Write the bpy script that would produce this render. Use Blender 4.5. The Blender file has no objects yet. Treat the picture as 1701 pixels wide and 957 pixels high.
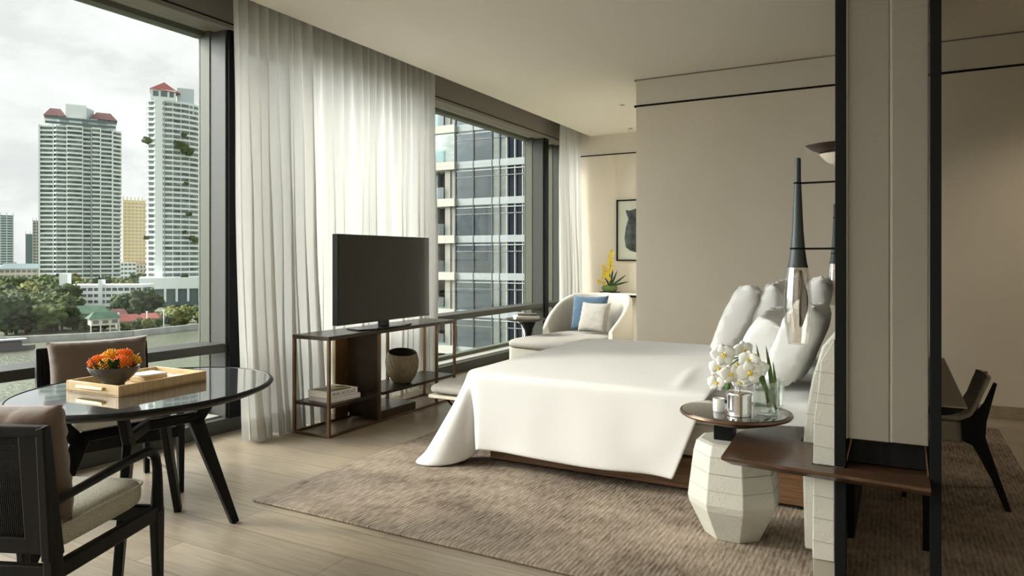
import bpy, math, random
from mathutils import Vector, Matrix, noise
random.seed(7)
PI = math.pi
R = math.radians
SC = bpy.context.scene
COL = SC.collection

# ---------------------------------------------------------------- camera
FPX = 1170.0; YAW = R(28.66); EYE = 1.3
cd = bpy.data.cameras.new('camera'); cam = bpy.data.objects.new('camera', cd); COL.objects.link(cam)
cam.location = (0, 0, EYE); cam.rotation_euler = (PI/2, 0, YAW)
cd.sensor_width = 36.0; cd.lens = 36.0*FPX/1701; cd.shift_y = -48.5/1701; cd.clip_end = 6000; cd.clip_start = .05
SC.camera = cam
SC.view_settings.view_transform = 'Standard'; SC.view_settings.look = 'None'
SC.view_settings.gamma = 1; SC.view_settings.use_curve_mapping = False
SC.view_settings.exposure = 0.15
SC.cycles.max_bounces = 9; SC.cycles.diffuse_bounces = 5; SC.cycles.transparent_max_bounces = 16
SC.cycles.use_denoising = True
SC.cycles.sample_clamp_indirect = 6

# ---------------------------------------------------------------- world (hazy bright sky with clouds, plus an added bright lobe out of view)
w = bpy.data.worlds.new('sky'); SC.world = w; w.use_nodes = True
nt = w.node_tree; nt.nodes.clear()
def N(nt, t, **k):
    n = nt.nodes.new(t)
    for a, b in k.items(): setattr(n, a, b)
    return n
def L(nt, a, b): nt.links.new(a, b)
tc = N(nt, 'ShaderNodeTexCoord'); sx = N(nt, 'ShaderNodeSeparateXYZ'); L(nt, tc.outputs['Generated'], sx.inputs[0])
mp = N(nt, 'ShaderNodeMapping'); mp.inputs['Scale'].default_value = (1, 1, 2.2); mp.inputs['Location'].default_value = (.35, .1, .2)
L(nt, tc.outputs['Generated'], mp.inputs[0])
no = N(nt, 'ShaderNodeTexNoise'); no.inputs['Scale'].default_value = 4.2; no.inputs['Detail'].default_value = 7; no.inputs['Roughness'].default_value = .55
no.inputs['Distortion'].default_value = .25
L(nt, mp.outputs[0], no.inputs['Vector'])
cr = N(nt, 'ShaderNodeValToRGB'); L(nt, no.outputs[0], cr.inputs[0])
e = cr.color_ramp.elements
e[0].position = .36; e[0].color = (.73, .74, .745, 1)
e[1].position = .62; e[1].color = (1.0, 1.0, 1.0, 1)
q = e.new(.47); q.color = (.82, .825, .82, 1)
q = e.new(.52); q.color = (.91, .91, .90, 1)
# bright lobe added to the sky, out of view behind left, lighting the room
LOBEDIR = Vector((-.86, -.32, .42)).normalized()
dt = N(nt, 'ShaderNodeVectorMath', operation='DOT_PRODUCT'); dt.inputs[1].default_value = LOBEDIR; L(nt, tc.outputs['Generated'], dt.inputs[0])
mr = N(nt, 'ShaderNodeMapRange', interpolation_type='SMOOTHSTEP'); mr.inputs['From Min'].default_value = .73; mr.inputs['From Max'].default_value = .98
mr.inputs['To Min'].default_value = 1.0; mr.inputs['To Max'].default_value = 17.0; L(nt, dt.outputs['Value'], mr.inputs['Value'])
bg = N(nt, 'ShaderNodeBackground'); ou = N(nt, 'ShaderNodeOutputWorld')
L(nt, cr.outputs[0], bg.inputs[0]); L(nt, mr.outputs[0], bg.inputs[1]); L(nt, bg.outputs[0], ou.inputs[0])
w.cycles.sampling_method = 'MANUAL'; w.cycles.sample_map_resolution = 512

# ---------------------------------------------------------------- sun and big lights
def light(kind, name, loc, aim, energy, color, **k):
    d = bpy.data.lights.new(name, kind); d.energy = energy; d.color = color
    for a, b in k.items(): setattr(d, a, b)
    o = bpy.data.objects.new(name, d); COL.objects.link(o); o.location = loc
    o.rotation_euler = (Vector(aim)-Vector(loc)).to_track_quat('-Z', 'Y').to_euler()
    return o
light('SUN', 'sun', (0, 0, 30), (.86, .42, 30-.52), 2.2, (1.0, .90, .76), angle=R(7))
def portal(y0, y1, z0, z1):
    o = light('AREA', 'window_portal', (-4.9, (y0+y1)/2, (z0+z1)/2), (0, (y0+y1)/2, (z0+z1)/2), 1, (1, 1, 1), shape='RECTANGLE', size=z1-z0, size_y=y1-y0)
    o.rotation_euler = (0, -PI/2, 0)
    o.data.cycles.is_portal = True
# added fill light behind the camera, standing in for further windows
light('AREA', 'rear_fill', (-1.6, -3.0, 1.7), (-1.6, 3, 1.3), 24, (1.0, .97, .92), shape='RECTANGLE', size=4.6, size_y=2.4)
light('AREA', 'overhead_fill', (-2.0, -1.2, 3.05), (-2.0, -1.0, 0), 34, (1.0, .9, .76), shape='RECTANGLE', size=2.5, size_y=2.0)  # unseen soft panel added under the ceiling to brighten the room

# recessed spot washing the foot of the back wall beyond the desk
light('SPOT', 'desk_area_spot', (1.3, 5.6, 3.1), (1.1, 6.6, 0), 60, (1.0, .86, .66), spot_size=R(95), spot_blend=.9, shadow_soft_size=.08)

# ---------------------------------------------------------------- materials
MT = {}
def mat(name, col, rough=.5, metal=0, var=0, vs=8, vstretch=(1, 1, 1), bump=0, bs=60, bstretch=(1, 1, 1), coat=0, spec=.5, sheen=0, var2=None, trans=0, ior=1.45, bdist=.01, anis=0):
    m = bpy.data.materials.new(name); m.use_nodes = True; nt = m.node_tree; b = nt.nodes['Principled BSDF']
    b.inputs['Base Color'].default_value = (*col, 1); b.inputs['Roughness'].default_value = rough; b.inputs['Metallic'].default_value = metal
    b.inputs['Coat Weight'].default_value = coat; b.inputs['Specular IOR Level'].default_value = spec; b.inputs['Sheen Weight'].default_value = sheen
    b.inputs['Transmission Weight'].default_value = trans; b.inputs['IOR'].default_value = ior
    if coat: b.inputs['Coat Roughness'].default_value = .06
    tc = N(nt, 'ShaderNodeTexCoord')
    if var or var2:
        mp = N(nt, 'ShaderNodeMapping'); mp.inputs['Scale'].default_value = vstretch; L(nt, tc.outputs['Object'], mp.inputs[0])
        no = N(nt, 'ShaderNodeTexNoise'); no.inputs['Scale'].default_value = vs; no.inputs['Detail'].default_value = 5; L(nt, mp.outputs[0], no.inputs['Vector'])
        cr = N(nt, 'ShaderNodeValToRGB'); L(nt, no.outputs[0], cr.inputs[0]); L(nt, cr.outputs[0], b.inputs['Base Color'])
        a = tuple(max(0, c*(1-var)) for c in col); c2 = var2 or tuple(min(1, c*(1+var)) for c in col)
        cr.color_ramp.elements[0].position = .32; cr.color_ramp.elements[1].position = .68
        cr.color_ramp.elements[0].color = (*a, 1); cr.color_ramp.elements[1].color = (*c2, 1)
    if bump:
        mp = N(nt, 'ShaderNodeMapping'); mp.inputs['Scale'].default_value = bstretch; L(nt, tc.outputs['Object'], mp.inputs[0])
        no = N(nt, 'ShaderNodeTexNoise'); no.inputs['Scale'].default_value = bs; no.inputs['Detail'].default_value = 3; L(nt, mp.outputs[0], no.inputs['Vector'])
        bu = N(nt, 'ShaderNodeBump'); bu.inputs['Strength'].default_value = bump; bu.inputs['Distance'].default_value = bdist
        L(nt, no.outputs[0], bu.inputs['Height']); L(nt, bu.outputs[0], b.inputs['Normal'])
    MT[name] = m
    return m
mat('plaster', (.70, .635, .53), .9, var=.02, vs=2, bump=.05, bs=300)
mat('plaster_upper', (.66, .615, .53), .9)
mat('ceiling_paint', (.78, .73, .64), .95)
mat('frame_metal', (.052, .052, .044), .45, 0, spec=.3)
mat('frame_olive', (.10, .108, .078), .5, 0, spec=.3)
mat('fascia', (.22, .20, .17), .6)
mat('fascia_light', (.42, .41, .36), .5, .2)
mat('black_metal', (.006, .0065, .0065), .5, .0, spec=.12)
mat('black_wood', (.008, .0075, .007), .42, spec=.14, var=.3, vs=30, vstretch=(1, 1, .1))
mat('walnut', (.065, .034, .018), .28, var=.4, vs=14, vstretch=(.6, 9, 1), coat=.15, spec=.3)
mat('platform_wood', (.16, .085, .04), .4, var=.35, vs=10, vstretch=(.4, 1, 12))
mat('leather', (.47, .46, .40), .45, bump=.25, bs=90, var=.03, vs=5)
mat('panel_leather', (.185, .168, .132), .5, bump=.1, bs=120, var=.03, vs=3)
mat('linen_white', (.66, .65, .63), .85, sheen=.2, bump=.10, bs=7, bdist=.03)
mat('pillow_white', (.74, .73, .705), .85, sheen=.2, bump=.22, bs=9, bdist=.02)
mat('valance', (.52, .47, .40), .9)
mat('brown_cloth', (.115, .082, .06), .85, sheen=.3, bump=.35, bs=14, bdist=.02)
mat('tweed', (.40, .38, .31), .95, var=.28, vs=260, bump=.6, bs=300, bdist=.003)
mat('chaise_cloth', (.44, .415, .36), .95, bump=.3, bs=120, bdist=.003, var=.04, vs=60)
mat('chaise_seat', (.35, .33, .295), .95, bump=.4, bs=200, bdist=.003, var=.08, vs=100)
mat('blue_cloth', (.04, .078, .125), .9, sheen=.3, var=.12, vs=150)
mat('grey_cloth', (.31, .29, .26), .95, var=.22, vs=130, bump=.4, bs=140, bdist=.003)
mat('bronze', (.16, .10, .055), .35, .85, var=.25, vs=5)
mat('bronze_dark', (.05, .035, .024), .3, .6, var=.3, vs=4)
mat('brass_plate', (.42, .27, .11), .32, .9, var=.4, vs=3)
mat('gold', (.60, .42, .16), .3, .9)
mat('light_wood', (.58, .42, .22), .5, var=.12, vs=14, vstretch=(6, 1, 1))
mat('stone_vase', (.27, .215, .14), .75, var=.12, vs=30)
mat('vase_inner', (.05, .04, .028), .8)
mat('tv_screen', (.022, .022, .018), .10, spec=.7)
mat('tv_frame', (.012, .012, .012), .3)
mat('dark_ceramic', (.07, .068, .064), .45, var=.15, vs=20)
mat('white_gloss', (.80, .79, .76), .3)
mat('paper', (.82, .81, .78), .8)
mat('print_ink', (.10, .10, .10), .8)
mat('cover_dark', (.10, .085, .06), .4)
mat('cover_gold', (.55, .40, .16), .4)
mat('chrome', (.62, .62, .62), .06, 1)
mat('mirror_top', (.045, .042, .038), .03, spec=1.0, coat=1)
mat('copper_rim', (.13, .075, .045), .3, .7)
mat('petal', (.86, .87, .80), .6, var=.03, vs=30)
mat('petal_yellow', (.76, .58, .07), .6, var=.1, vs=40)
mat('flower_gold', (.75, .42, .04), .6)
mat('flower_orange', (.80, .20, .02), .6)
mat('flower_red', (.62, .06, .02), .6)
mat('leaf', (.07, .14, .025), .45, var=.3, vs=20)
mat('leaf_dark', (.03, .065, .018), .45, var=.3, vs=20)
mat('moss', (.12, .17, .05), .9, var=.4, vs=60)
mat('marble', (.60, .58, .53), .3)
mat('art_paper', (.70, .67, .58), .7)
mat('baseboard_wood', (.33, .27, .18), .6, var=.2, vs=12, vstretch=(1, 1, 8))
mat('shade_cream', (.62, .56, .45), .5)
mat('taupe_shell', (.30, .27, .215), .7, bump=.1, bs=200)
mat('desk_top', (.15, .13, .10), .5)
# exterior
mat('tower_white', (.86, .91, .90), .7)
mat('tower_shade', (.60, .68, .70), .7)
mat('tower_dark', (.17, .20, .18), .5, var=.6, vs=.22, vstretch=(1, 1, 2))
mat('roof_red', (.26, .07, .055), .8)
mat('roof_maroon', (.19, .095, .09), .8)
mat('roof_green', (.06, .125, .075), .8, var=.25, vs=.4)
mat('roof_tan', (.34, .27, .17), .8)
mat('roof_grey', (.20, .21, .22), .8)
mat('roof_blue', (.19, .25, .26), .7)
mat('yellow_tower', (.92, .78, .50), .8)
mat('pale_tower', (.66, .60, .48), .8)
mat('cream_wall', (.70, .66, .56), .8)
mat('teal_glass', (.13, .185, .19), .3)
mat('city_grey', (.55, .55, .52), .8)
mat('crown', (.075, .098, .035), .95, var=.55, vs=.55)
mat('crown_dark', (.040, .06, .024), .95, var=.55, vs=.6)
mat('crown_yellow', (.13, .14, .04), .95, var=.5, vs=.6)
mat('trunk', (.12, .09, .06), .9)
mat('bank_stone', (.42, .43, .39), .9, var=.2, vs=.3)
mat('ground', (.15, .17, .10), .95, var=.3, vs=.05)
mat('far_spandrel', (.42, .41, .36), .6)
mat('far_spandrel_pale', (.30, .33, .33), .5)
mat('far_mullion', (.36, .37, .36), .4)
mat('far_dark_mullion', (.05, .06, .07), .4)
mat('far_balcony_dark', (.05, .055, .065), .5)
mat('far_curtain', (.55, .56, .50), .8)
mat('far_panel', (.26, .25, .22), .6)
mat('boat_hull', (.16, .14, .14), .5)
mat('boat_roof', (.42, .44, .45), .5)
def facade_glass(name, c, metal=.75):
    m = mat(name, c, .06, metal, var=.18, vs=.9, bump=.08, bs=.35, bdist=.05, vstretch=(1, 1, 2))
facade_glass('far_glass', (.13, .155, .165))
facade_glass('far_glass_blue', (.20, .27, .34))
facade_glass('far_glass_navy', (.030, .036, .055))
facade_glass('far_glass_pale', (.30, .34, .31))
def water():
    m = mat('water', (.125, .135, .09), .28, 0, spec=.25, bump=.9, bs=.9, bstretch=(1, 1, 1), bdist=.35, var=.15, vs=.02); return m
water()
def glass(name, tint=(1, 1, 1), base=.02, gl=1.0):
    m = bpy.data.materials.new(name); m.use_nodes = True; nt = m.node_tree; nt.nodes.clear()
    o = N(nt, 'ShaderNodeOutputMaterial'); mx = N(nt, 'ShaderNodeMixShader'); t = N(nt, 'ShaderNodeBsdfTransparent'); g = N(nt, 'ShaderNodeBsdfGlossy')
    t.inputs[0].default_value = (*tint, 1); g.inputs[0].default_value = (gl, gl, gl, 1); g.inputs['Roughness'].default_value = .01
    f = N(nt, 'ShaderNodeLayerWeight'); f.inputs[0].default_value = .5; pw = N(nt, 'ShaderNodeMath', operation='POWER'); pw.inputs[1].default_value = 4.0
    L(nt, f.outputs['Facing'], pw.inputs[0]); ad = N(nt, 'ShaderNodeMath', operation='MULTIPLY_ADD'); ad.inputs[1].default_value = .75; ad.inputs[2].default_value = base
    L(nt, pw.outputs[0], ad.inputs[0]); L(nt, ad.outputs[0], mx.inputs[0]); L(nt, t.outputs[0], mx.inputs[1]); L(nt, g.outputs[0], mx.inputs[2]); L(nt, mx.outputs[0], o.inputs[0])
    MT[name] = m
glass('pane', (.97, .99, .98), .02, .8)
glass('clear_glass', (.90, .92, .90), .09)
glass('smoke_glass', (.92, .90, .87), .12)
glass('balcony_glass', (.72, .84, .84), .10)
mat('table_glass', (.05, .055, .06), .02, spec=1.0, coat=1, ior=1.8)
def sheer():
    m = bpy.data.materials.new('sheer'); m.use_nodes = True; nt = m.node_tree; nt.nodes.clear()
    o = N(nt, 'ShaderNodeOutputMaterial'); d = N(nt, 'ShaderNodeBsdfDiffuse'); t = N(nt, 'ShaderNodeBsdfTranslucent'); tr = N(nt, 'ShaderNodeBsdfTransparent')
    for x in (d, t): x.inputs[0].default_value = (.715, .705, .675, 1)
    a = N(nt, 'ShaderNodeMixShader'); a.inputs[0].default_value = .55; b = N(nt, 'ShaderNodeMixShader'); b.inputs[0].default_value = .10
    L(nt, d.outputs[0], a.inputs[1]); L(nt, t.outputs[0], a.inputs[2]); L(nt, a.outputs[0], b.inputs[1]); L(nt, tr.outputs[0], b.inputs[2]); L(nt, b.outputs[0], o.inputs[0])
    MT['sheer'] = m
sheer()
def floor_mat():
    m = mat('floor_wood', (.4, .33, .24), .30); nt = m.node_tree; b = nt.nodes['Principled BSDF']
    tc = N(nt, 'ShaderNodeTexCoord'); br = N(nt, 'ShaderNodeTexBrick'); L(nt, tc.outputs['Object'], br.inputs[0])
    br.inputs['Scale'].default_value = 1; br.inputs['Brick Width'].default_value = 2.1; br.inputs['Row Height'].default_value = .235
    br.inputs['Mortar Size'].default_value = .0022; br.inputs['Mortar Smooth'].default_value = .2; br.offset = .37
    br.inputs['Color1'].default_value = (.385, .32, .235, 1); br.inputs['Color2'].default_value = (.29, .24, .178, 1); br.inputs['Mortar'].default_value = (.13, .105, .075, 1)
    mp = N(nt, 'ShaderNodeMapping'); mp.inputs['Scale'].default_value = (1.2, 14, 1); L(nt, tc.outputs['Object'], mp.inputs[0])
    no = N(nt, 'ShaderNodeTexNoise'); no.inputs['Scale'].default_value = 3; no.inputs['Detail'].default_value = 6; L(nt, mp.outputs[0], no.inputs['Vector'])
    mx = N(nt, 'ShaderNodeMix', data_type='RGBA', blend_type='MULTIPLY'); mx.inputs[0].default_value = .55
    cr = N(nt, 'ShaderNodeValToRGB'); cr.color_ramp.elements[0].position = .3; cr.color_ramp.elements[0].color = (.62, .60, .57, 1); cr.color_ramp.elements[1].position = .65; cr.color_ramp.elements[1].color = (1.1, 1.1, 1.1, 1)
    L(nt, no.outputs[0], cr.inputs[0]); L(nt, br.outputs[0], mx.inputs[6]); L(nt, cr.outputs[0], mx.inputs[7]); L(nt, mx.outputs[2], b.inputs['Base Color'])
    bu = N(nt, 'ShaderNodeBump'); bu.inputs['Strength'].default_value = .12; bu.inputs['Distance'].default_value = .004; L(nt, no.outputs[0], bu.inputs['Height']); L(nt, bu.outputs[0], b.inputs['Normal'])
floor_mat()
def rug_mat():
    m = mat('rug', (.3, .25, .2), .97, spec=.1); nt = m.node_tree; b = nt.nodes['Principled BSDF']
    tc = N(nt, 'ShaderNodeTexCoord')
    def nz(sc, st, det):
        mp = N(nt, 'ShaderNodeMapping'); mp.inputs['Scale'].default_value = st; L(nt, tc.outputs['Object'], mp.inputs[0])
        n = N(nt, 'ShaderNodeTexNoise'); n.inputs['Scale'].default_value = sc; n.inputs['Detail'].default_value = det; L(nt, mp.outputs[0], n.inputs['Vector']); return n
    a = nz(1.5, (1, 2.0, 1), 7); c = nz(17, (3.6, .8, 1), 5)
    wv = N(nt, 'ShaderNodeTexWave', bands_direction='X'); wv.inputs['Scale'].default_value = 15; wv.inputs['Distortion'].default_value = 2.2; wv.inputs['Detail'].default_value = 2; wv.inputs['Detail Scale'].default_value = 3
    L(nt, tc.outputs['Object'], wv.inputs[0])
    def mth(op, x, y):
        n = N(nt, 'ShaderNodeMath', operation=op)
        for i, s in enumerate((x, y)):
            if isinstance(s, (int, float)): n.inputs[i].default_value = s
            else: L(nt, s, n.inputs[i])
        return n.outputs[0]
    s = mth('ADD', mth('MULTIPLY', a.outputs[0], .50), mth('ADD', mth('MULTIPLY', c.outputs[0], .42), mth('MULTIPLY', wv.outputs['Fac'], .07)))
    cr = N(nt, 'ShaderNodeValToRGB'); L(nt, s, cr.inputs[0])
    cr.color_ramp.elements[0].position = .36; cr.color_ramp.elements[0].color = (.115, .088, .067, 1)
    cr.color_ramp.elements[1].position = .68; cr.color_ramp.elements[1].color = (.42, .345, .27, 1)
    L(nt, cr.outputs[0], b.inputs['Base Color'])
    bu = N(nt, 'ShaderNodeBump'); bu.inputs['Strength'].default_value = .7; bu.inputs['Distance'].default_value = .012; L(nt, s, bu.inputs['Height']); L(nt, bu.outputs[0], b.inputs['Normal'])
rug_mat()
def pane_fac(name): pass

# ---------------------------------------------------------------- mesh helpers
class MB:
    def __init__(s): s.v = []; s.f = []
    def add(s, vs, fs):
        n = len(s.v); s.v += [tuple(v) for v in vs]; s.f += [tuple(i+n for i in f) for f in fs]; return s
    def box(s, x0, x1, y0, y1, z0, z1):
        return s.add([(x, y, z) for z in (z0, z1) for y in (y0, y1) for x in (x0, x1)],
                     [(0, 2, 3, 1), (4, 5, 7, 6), (0, 1, 5, 4), (2, 6, 7, 3), (0, 4, 6, 2), (1, 3, 7, 5)])
    def bar(s, a, b, w, h=None, up=(0, 0, 1), w2=None, h2=None):
        h = w if h is None else h; w2 = w if w2 is None else w2; h2 = h if h2 is None else h2
        a = Vector(a); b = Vector(b); d = (b-a).normalized(); u = Vector(up)
        if abs(d.dot(u)) > .98: u = Vector((1, 0, 0))
        r = d.cross(u).normalized(); u = r.cross(d).normalized()
        vs = [p+r*sx*ww/2+u*sy*hh/2 for p, ww, hh in ((a, w, h), (b, w2, h2)) for sx, sy in ((-1, -1), (1, -1), (1, 1), (-1, 1))]
        return s.add(vs, [(3, 2, 1, 0), (4, 5, 6, 7), (0, 1, 5, 4), (1, 2, 6, 5), (2, 3, 7, 6), (3, 0, 4, 7)])
    def tube(s, pts, r, n=10, sq=None):
        pts = [Vector(p) for p in pts]; m = len(pts); rr = r if isinstance(r, (list, tuple)) else [r]*m
        vs = []; d0 = None; u = None
        for i, p in enumerate(pts):
            d = (pts[min(i+1, m-1)]-pts[max(i-1, 0)]).normalized()
            if u is None:
                u = d.cross(Vector((0, 0, 1)))
                if u.length < .05: u = d.cross(Vector((1, 0, 0)))
                u.normalize()
            else:
                u = (u-d*u.dot(d)).normalized()
            v = d.cross(u); k = sq if sq else 1
            for j in range(n):
                a = 2*PI*j/n; vs.append(p+(u*math.cos(a)*k+v*math.sin(a))*rr[i])
        fs = [(i*n+j, i*n+(j+1) % n, (i+1)*n+(j+1) % n, (i+1)*n+j) for i in range(m-1) for j in range(n)]
        fs += [tuple(range(n))[::-1], tuple((m-1)*n+j for j in range(n))]
        return s.add(vs, fs)
    def lathe(s, prof, c=(0, 0, 0), n=40, a0=0, sx=1, sy=1, cap=True):
        m = len(prof)
        vs = [(c[0]+r*math.cos(a0+2*PI*j/n)*sx, c[1]+r*math.sin(a0+2*PI*j/n)*sy, c[2]+z) for r, z in prof for j in range(n)]
        fs = [(i*n+j, i*n+(j+1) % n, (i+1)*n+(j+1) % n, (i+1)*n+j) for i in range(m-1) for j in range(n)]
        if cap:
            if prof[0][0] > 1e-4: fs.append(tuple(range(n))[::-1])
            if prof[-1][0] > 1e-4: fs.append(tuple((m-1)*n+j for j in range(n)))
        return s.add(vs, fs)
    def prism(s, poly, lo, hi, axis='z'):
        n = len(poly)
        def P(a, b, t): return {'z': (a, b, t), 'y': (a, t, b), 'x': (t, a, b)}[axis]
        vs = [P(a, b, lo) for a, b in poly]+[P(a, b, hi) for a, b in poly]
        fs = [tuple(range(n))[::-1], tuple(range(n, 2*n))]+[(i, (i+1) % n, n+(i+1) % n, n+i) for i in range(n)]
        return s.add(vs, fs)
    def grid(s, fn, nu, nv, cu=False, caps=False):
        vs = [fn(i/(nu if cu else nu-1), j/(nv-1)) for i in range(nu) for j in range(nv)]
        fs = [(i*nv+j, ((i+1) % nu)*nv+j, ((i+1) % nu)*nv+j+1, i*nv+j+1) for i in range(nu if cu else nu-1) for j in range(nv-1)]
        if caps: fs += [tuple(i*nv for i in range(nu))[::-1], tuple(i*nv+nv-1 for i in range(nu))]
        return s.add(vs, fs)
    def blob(s, c, r, seed=0, amp=.25, nu=14, nv=9, sc=(1, 1, 1), fr=1.6):
        def fn(u, v):
            a = 2*PI*u; b = PI*(v*.998+.001)-PI/2
            d = Vector((math.cos(a)*math.cos(b), math.sin(a)*math.cos(b), math.sin(b)))
            k = r*(1+amp*noise.noise(d*fr+Vector((seed*7.3, seed*1.7, 0)))*2)
            return (c[0]+d.x*k*sc[0], c[1]+d.y*k*sc[1], c[2]+d.z*k*sc[2])
        return s.grid(fn, nu, nv, True)
    def xf(s, M):
        s.v = [tuple(M @ Vector(v)) for v in s.v]; return s
INV = {}
def tag(o, label=None, cat=None, group=None, kind=None):
    if label: o['label'] = label
    if cat: o['category'] = cat
    if group: o['group'] = group
    if kind: o['kind'] = kind
    return o
def thing(name, loc, label, cat, group=None, rz=0):
    o = bpy.data.objects.new(name, None); COL.objects.link(o); o.location = loc; o.rotation_euler = (0, 0, rz); o.empty_display_size = .1
    INV[o.name] = (Matrix.Translation(Vector(loc)) @ Matrix.Rotation(rz, 4, 'Z')).inverted()
    return tag(o, label, cat, group)
def mesh(name, mb, m, parent=None, local=False, bev=0, smooth=35, origin=None, sub=0, solid=0, label=None, seg=2):
    me = bpy.data.meshes.new(name)
    root = parent
    while root is not None and root.parent is not None: root = root.parent
    vs = mb.v
    if root is not None and not local and root.name in INV:
        M = INV[root.name]; vs = [tuple(M @ Vector(v)) for v in vs]
    if parent is None and origin is not None:
        vs = [(v[0]-origin[0], v[1]-origin[1], v[2]-origin[2]) for v in vs]
    me.from_pydata(vs, [], mb.f); me.validate(); me.update()
    o = bpy.data.objects.new(name, me); COL.objects.link(o)
    if origin is not None and parent is None:
        o.location = origin; INV[o.name] = Matrix.Translation(Vector(origin)).inverted()
    elif parent is None: INV[o.name] = Matrix.Identity(4)
    if parent is not None: o.parent = parent
    me.materials.append(MT[m])
    if smooth:
        me.polygons.foreach_set('use_smooth', [True]*len(me.polygons)); me.set_sharp_from_angle(angle=R(smooth))
    if bev:
        b = o.modifiers.new('bevel', 'BEVEL'); b.width = bev; b.segments = seg; b.limit_method = 'ANGLE'; b.angle_limit = R(40)
    if solid:
        b = o.modifiers.new('solid', 'SOLIDIFY'); b.thickness = solid; b.offset = 0
    if sub:
        b = o.modifiers.new('sub', 'SUBSURF'); b.levels = sub; b.render_levels = sub
    if label: o['label'] = label
    return o
def solo(name, mb, m, label, cat, origin, group=None, **k):
    return tag(mesh(name, mb, m, origin=origin, **k), label, cat, group)
def struct(name, mb, m, **k):
    o = mesh(name, mb, m, origin=(0, 0, 0), **k); o['kind'] = 'structure'; return o
def copy_tree(o, parent=None):
    c = o.copy(); COL.objects.link(c)
    if parent is not None: c.parent = parent
    for ch in list(o.children): copy_tree(ch, c)
    return c
FW = Vector((-math.sin(YAW), math.cos(YAW), 0)); RT = Vector((math.cos(YAW), math.sin(YAW), 0))
def at(u, dep, z=0):     # a place in the world from its bearing and distance
    p = FW*dep+RT*((u-850.5)/FPX*dep); return (p.x, p.y, z)
def zat(v, dep): return EYE-(v-430)/FPX*dep

# ================================================================ THE ROOM
ZC = 3.13
struct('floor', MB().box(-4.95, 3.3, -3.3, 9.95, -.12, 0), 'floor_wood', smooth=0)
struct('ceiling', MB().box(-4.02, 3.3, -3.3, 9.95, ZC, ZC+.22), 'ceiling_paint', smooth=0)
struct('trim_1', MB().box(-4.6, -4.02, -3.3, 9.95, 3.3, 3.35), 'fascia', smooth=0)          # top of the curtain pocket
YB = 6.93; XB = -2.34
struct('wall_back', MB().box(XB, 3.3, YB, YB+.2, 0, 2.85), 'plaster', smooth=0)
struct('wall_back_upper', MB().box(XB, 3.3, YB, YB+.2, 2.868, ZC), 'plaster_upper', smooth=0)
struct('trim_2', MB().box(XB-.02, 3.3, YB-.006, YB+.19, 2.85, 2.868), 'black_metal', smooth=0)
struct('trim_3', MB().box(XB-.02, 3.3, YB-.004, YB+.19, ZC-.012, ZC-.001), 'fascia', smooth=0)
struct('wall_return', MB().box(XB, XB+.15, YB+.2, 9.8, 0, ZC), 'plaster', smooth=0)
struct('wall_alcove', MB().box(-4.6, XB+.15, 9.8, 9.95, 0, 2.83), 'plaster', smooth=0)
struct('wall_alcove_upper', MB().box(-4.95, XB+.15, 9.8, 9.95, 2.845, 3.4), 'plaster_upper', smooth=0)
struct('trim_4', MB().box(-4.3, XB, 9.79, 9.9, 2.83, 2.845), 'black_metal', smooth=0)
struct('baseboard_back', MB().box(XB, 3.3, YB-.02, YB, 0, .105), 'baseboard_wood', bev=.002)
struct('baseboard_alcove', MB().box(-4.2, XB, 9.78, 9.8, 0, .105), 'baseboard_wood', bev=.002)
struct('wall_right', MB().box(3.3, 3.45, -3.3, 9.95, 0, ZC+.2), 'plaster', smooth=0)
struct('wall_rear', MB().box(-4.95, 3.45, -3.45, -3.3, 0, 3.35), 'plaster', smooth=0)

# window wall: mullions, head, sill curb, rail and panes
GX = -4.70
head = struct('trim_5', MB().box(-4.55, -4.38, -3.3, 9.8, 3.02, 3.3), 'fascia', bev=.004)      # blind housing along the glazing
mesh('blind_edge', MB().box(-4.385, -4.372, -3.3, 9.8, 3.055, 3.063), 'black_metal', head)
struct('trim_6', MB().box(-4.86, -4.55, -3.3, 9.8, 3.04, 3.35), 'fascia_light', smooth=0)
struct('baseboard_window', MB().box(-4.95, -4.40, -3.3, 9.8, 0, .105), 'frame_metal', bev=.006)
def mullion(name, y0, y1, first=False):
    m = struct(name, MB().box(-4.72, -4.59, y0, y1, .1, 3.05), 'frame_olive', bev=.004)
    mesh('inner_fin', MB().box(-4.59, -4.42, y0+.006, y1, .1, 3.05), 'frame_metal', m, bev=.004)
    mesh('edge_strip', MB().box(-4.42, -4.395, y0+.02, y1+.02, .1, 3.22), 'black_metal', m, bev=.002)
mullion('trim_7', 3.60, 3.72); mullion('trim_8', .85, .97); mullion('trim_9', -2.0, -1.88); mullion('trim_10', 9.0, 9.12)
mullion('trim_11', 5.80, 5.92); mullion('trim_12', 9.68, 9.80)
ws = [(-3.3, -2.0), (-1.88, .85), (.97, 3.60), (3.72, 5.80), (5.92, 9.0), (9.12, 9.68)]
for i, (a, b) in enumerate(ws):
    wn = struct('window_%d' % (i+1), MB().box(GX-.006, GX+.006, a, b, .16, 3.04), 'pane', smooth=0)
    fr = MB().box(GX-.05, GX+.05, a, b, .10, .155)
    fr.box(GX-.05, GX+.05, a, b, 3.0, 3.05)
    mesh('window_frame', fr, 'frame_olive', wn, bev=.003)
    mesh('frame_bead', MB().box(GX+.05, GX+.22, a, b, .10, .118), 'fascia_light', wn)
    rl = MB().box(GX+.02, -4.42, a, b, .60, .665)
    mesh('safety_rail', rl, 'frame_metal', wn, bev=.006)
    portal(a, b, .1, 3.04)

# floor rug
struct_rug = solo('area_rug', MB().box(-3.03, .676, 2.64, 6.45, .001, .014), 'rug', 'large taupe rug with fine streaky ribs lying under the bed', 'rug', (-1.2, 4.5, 0), bev=.006)

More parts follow.
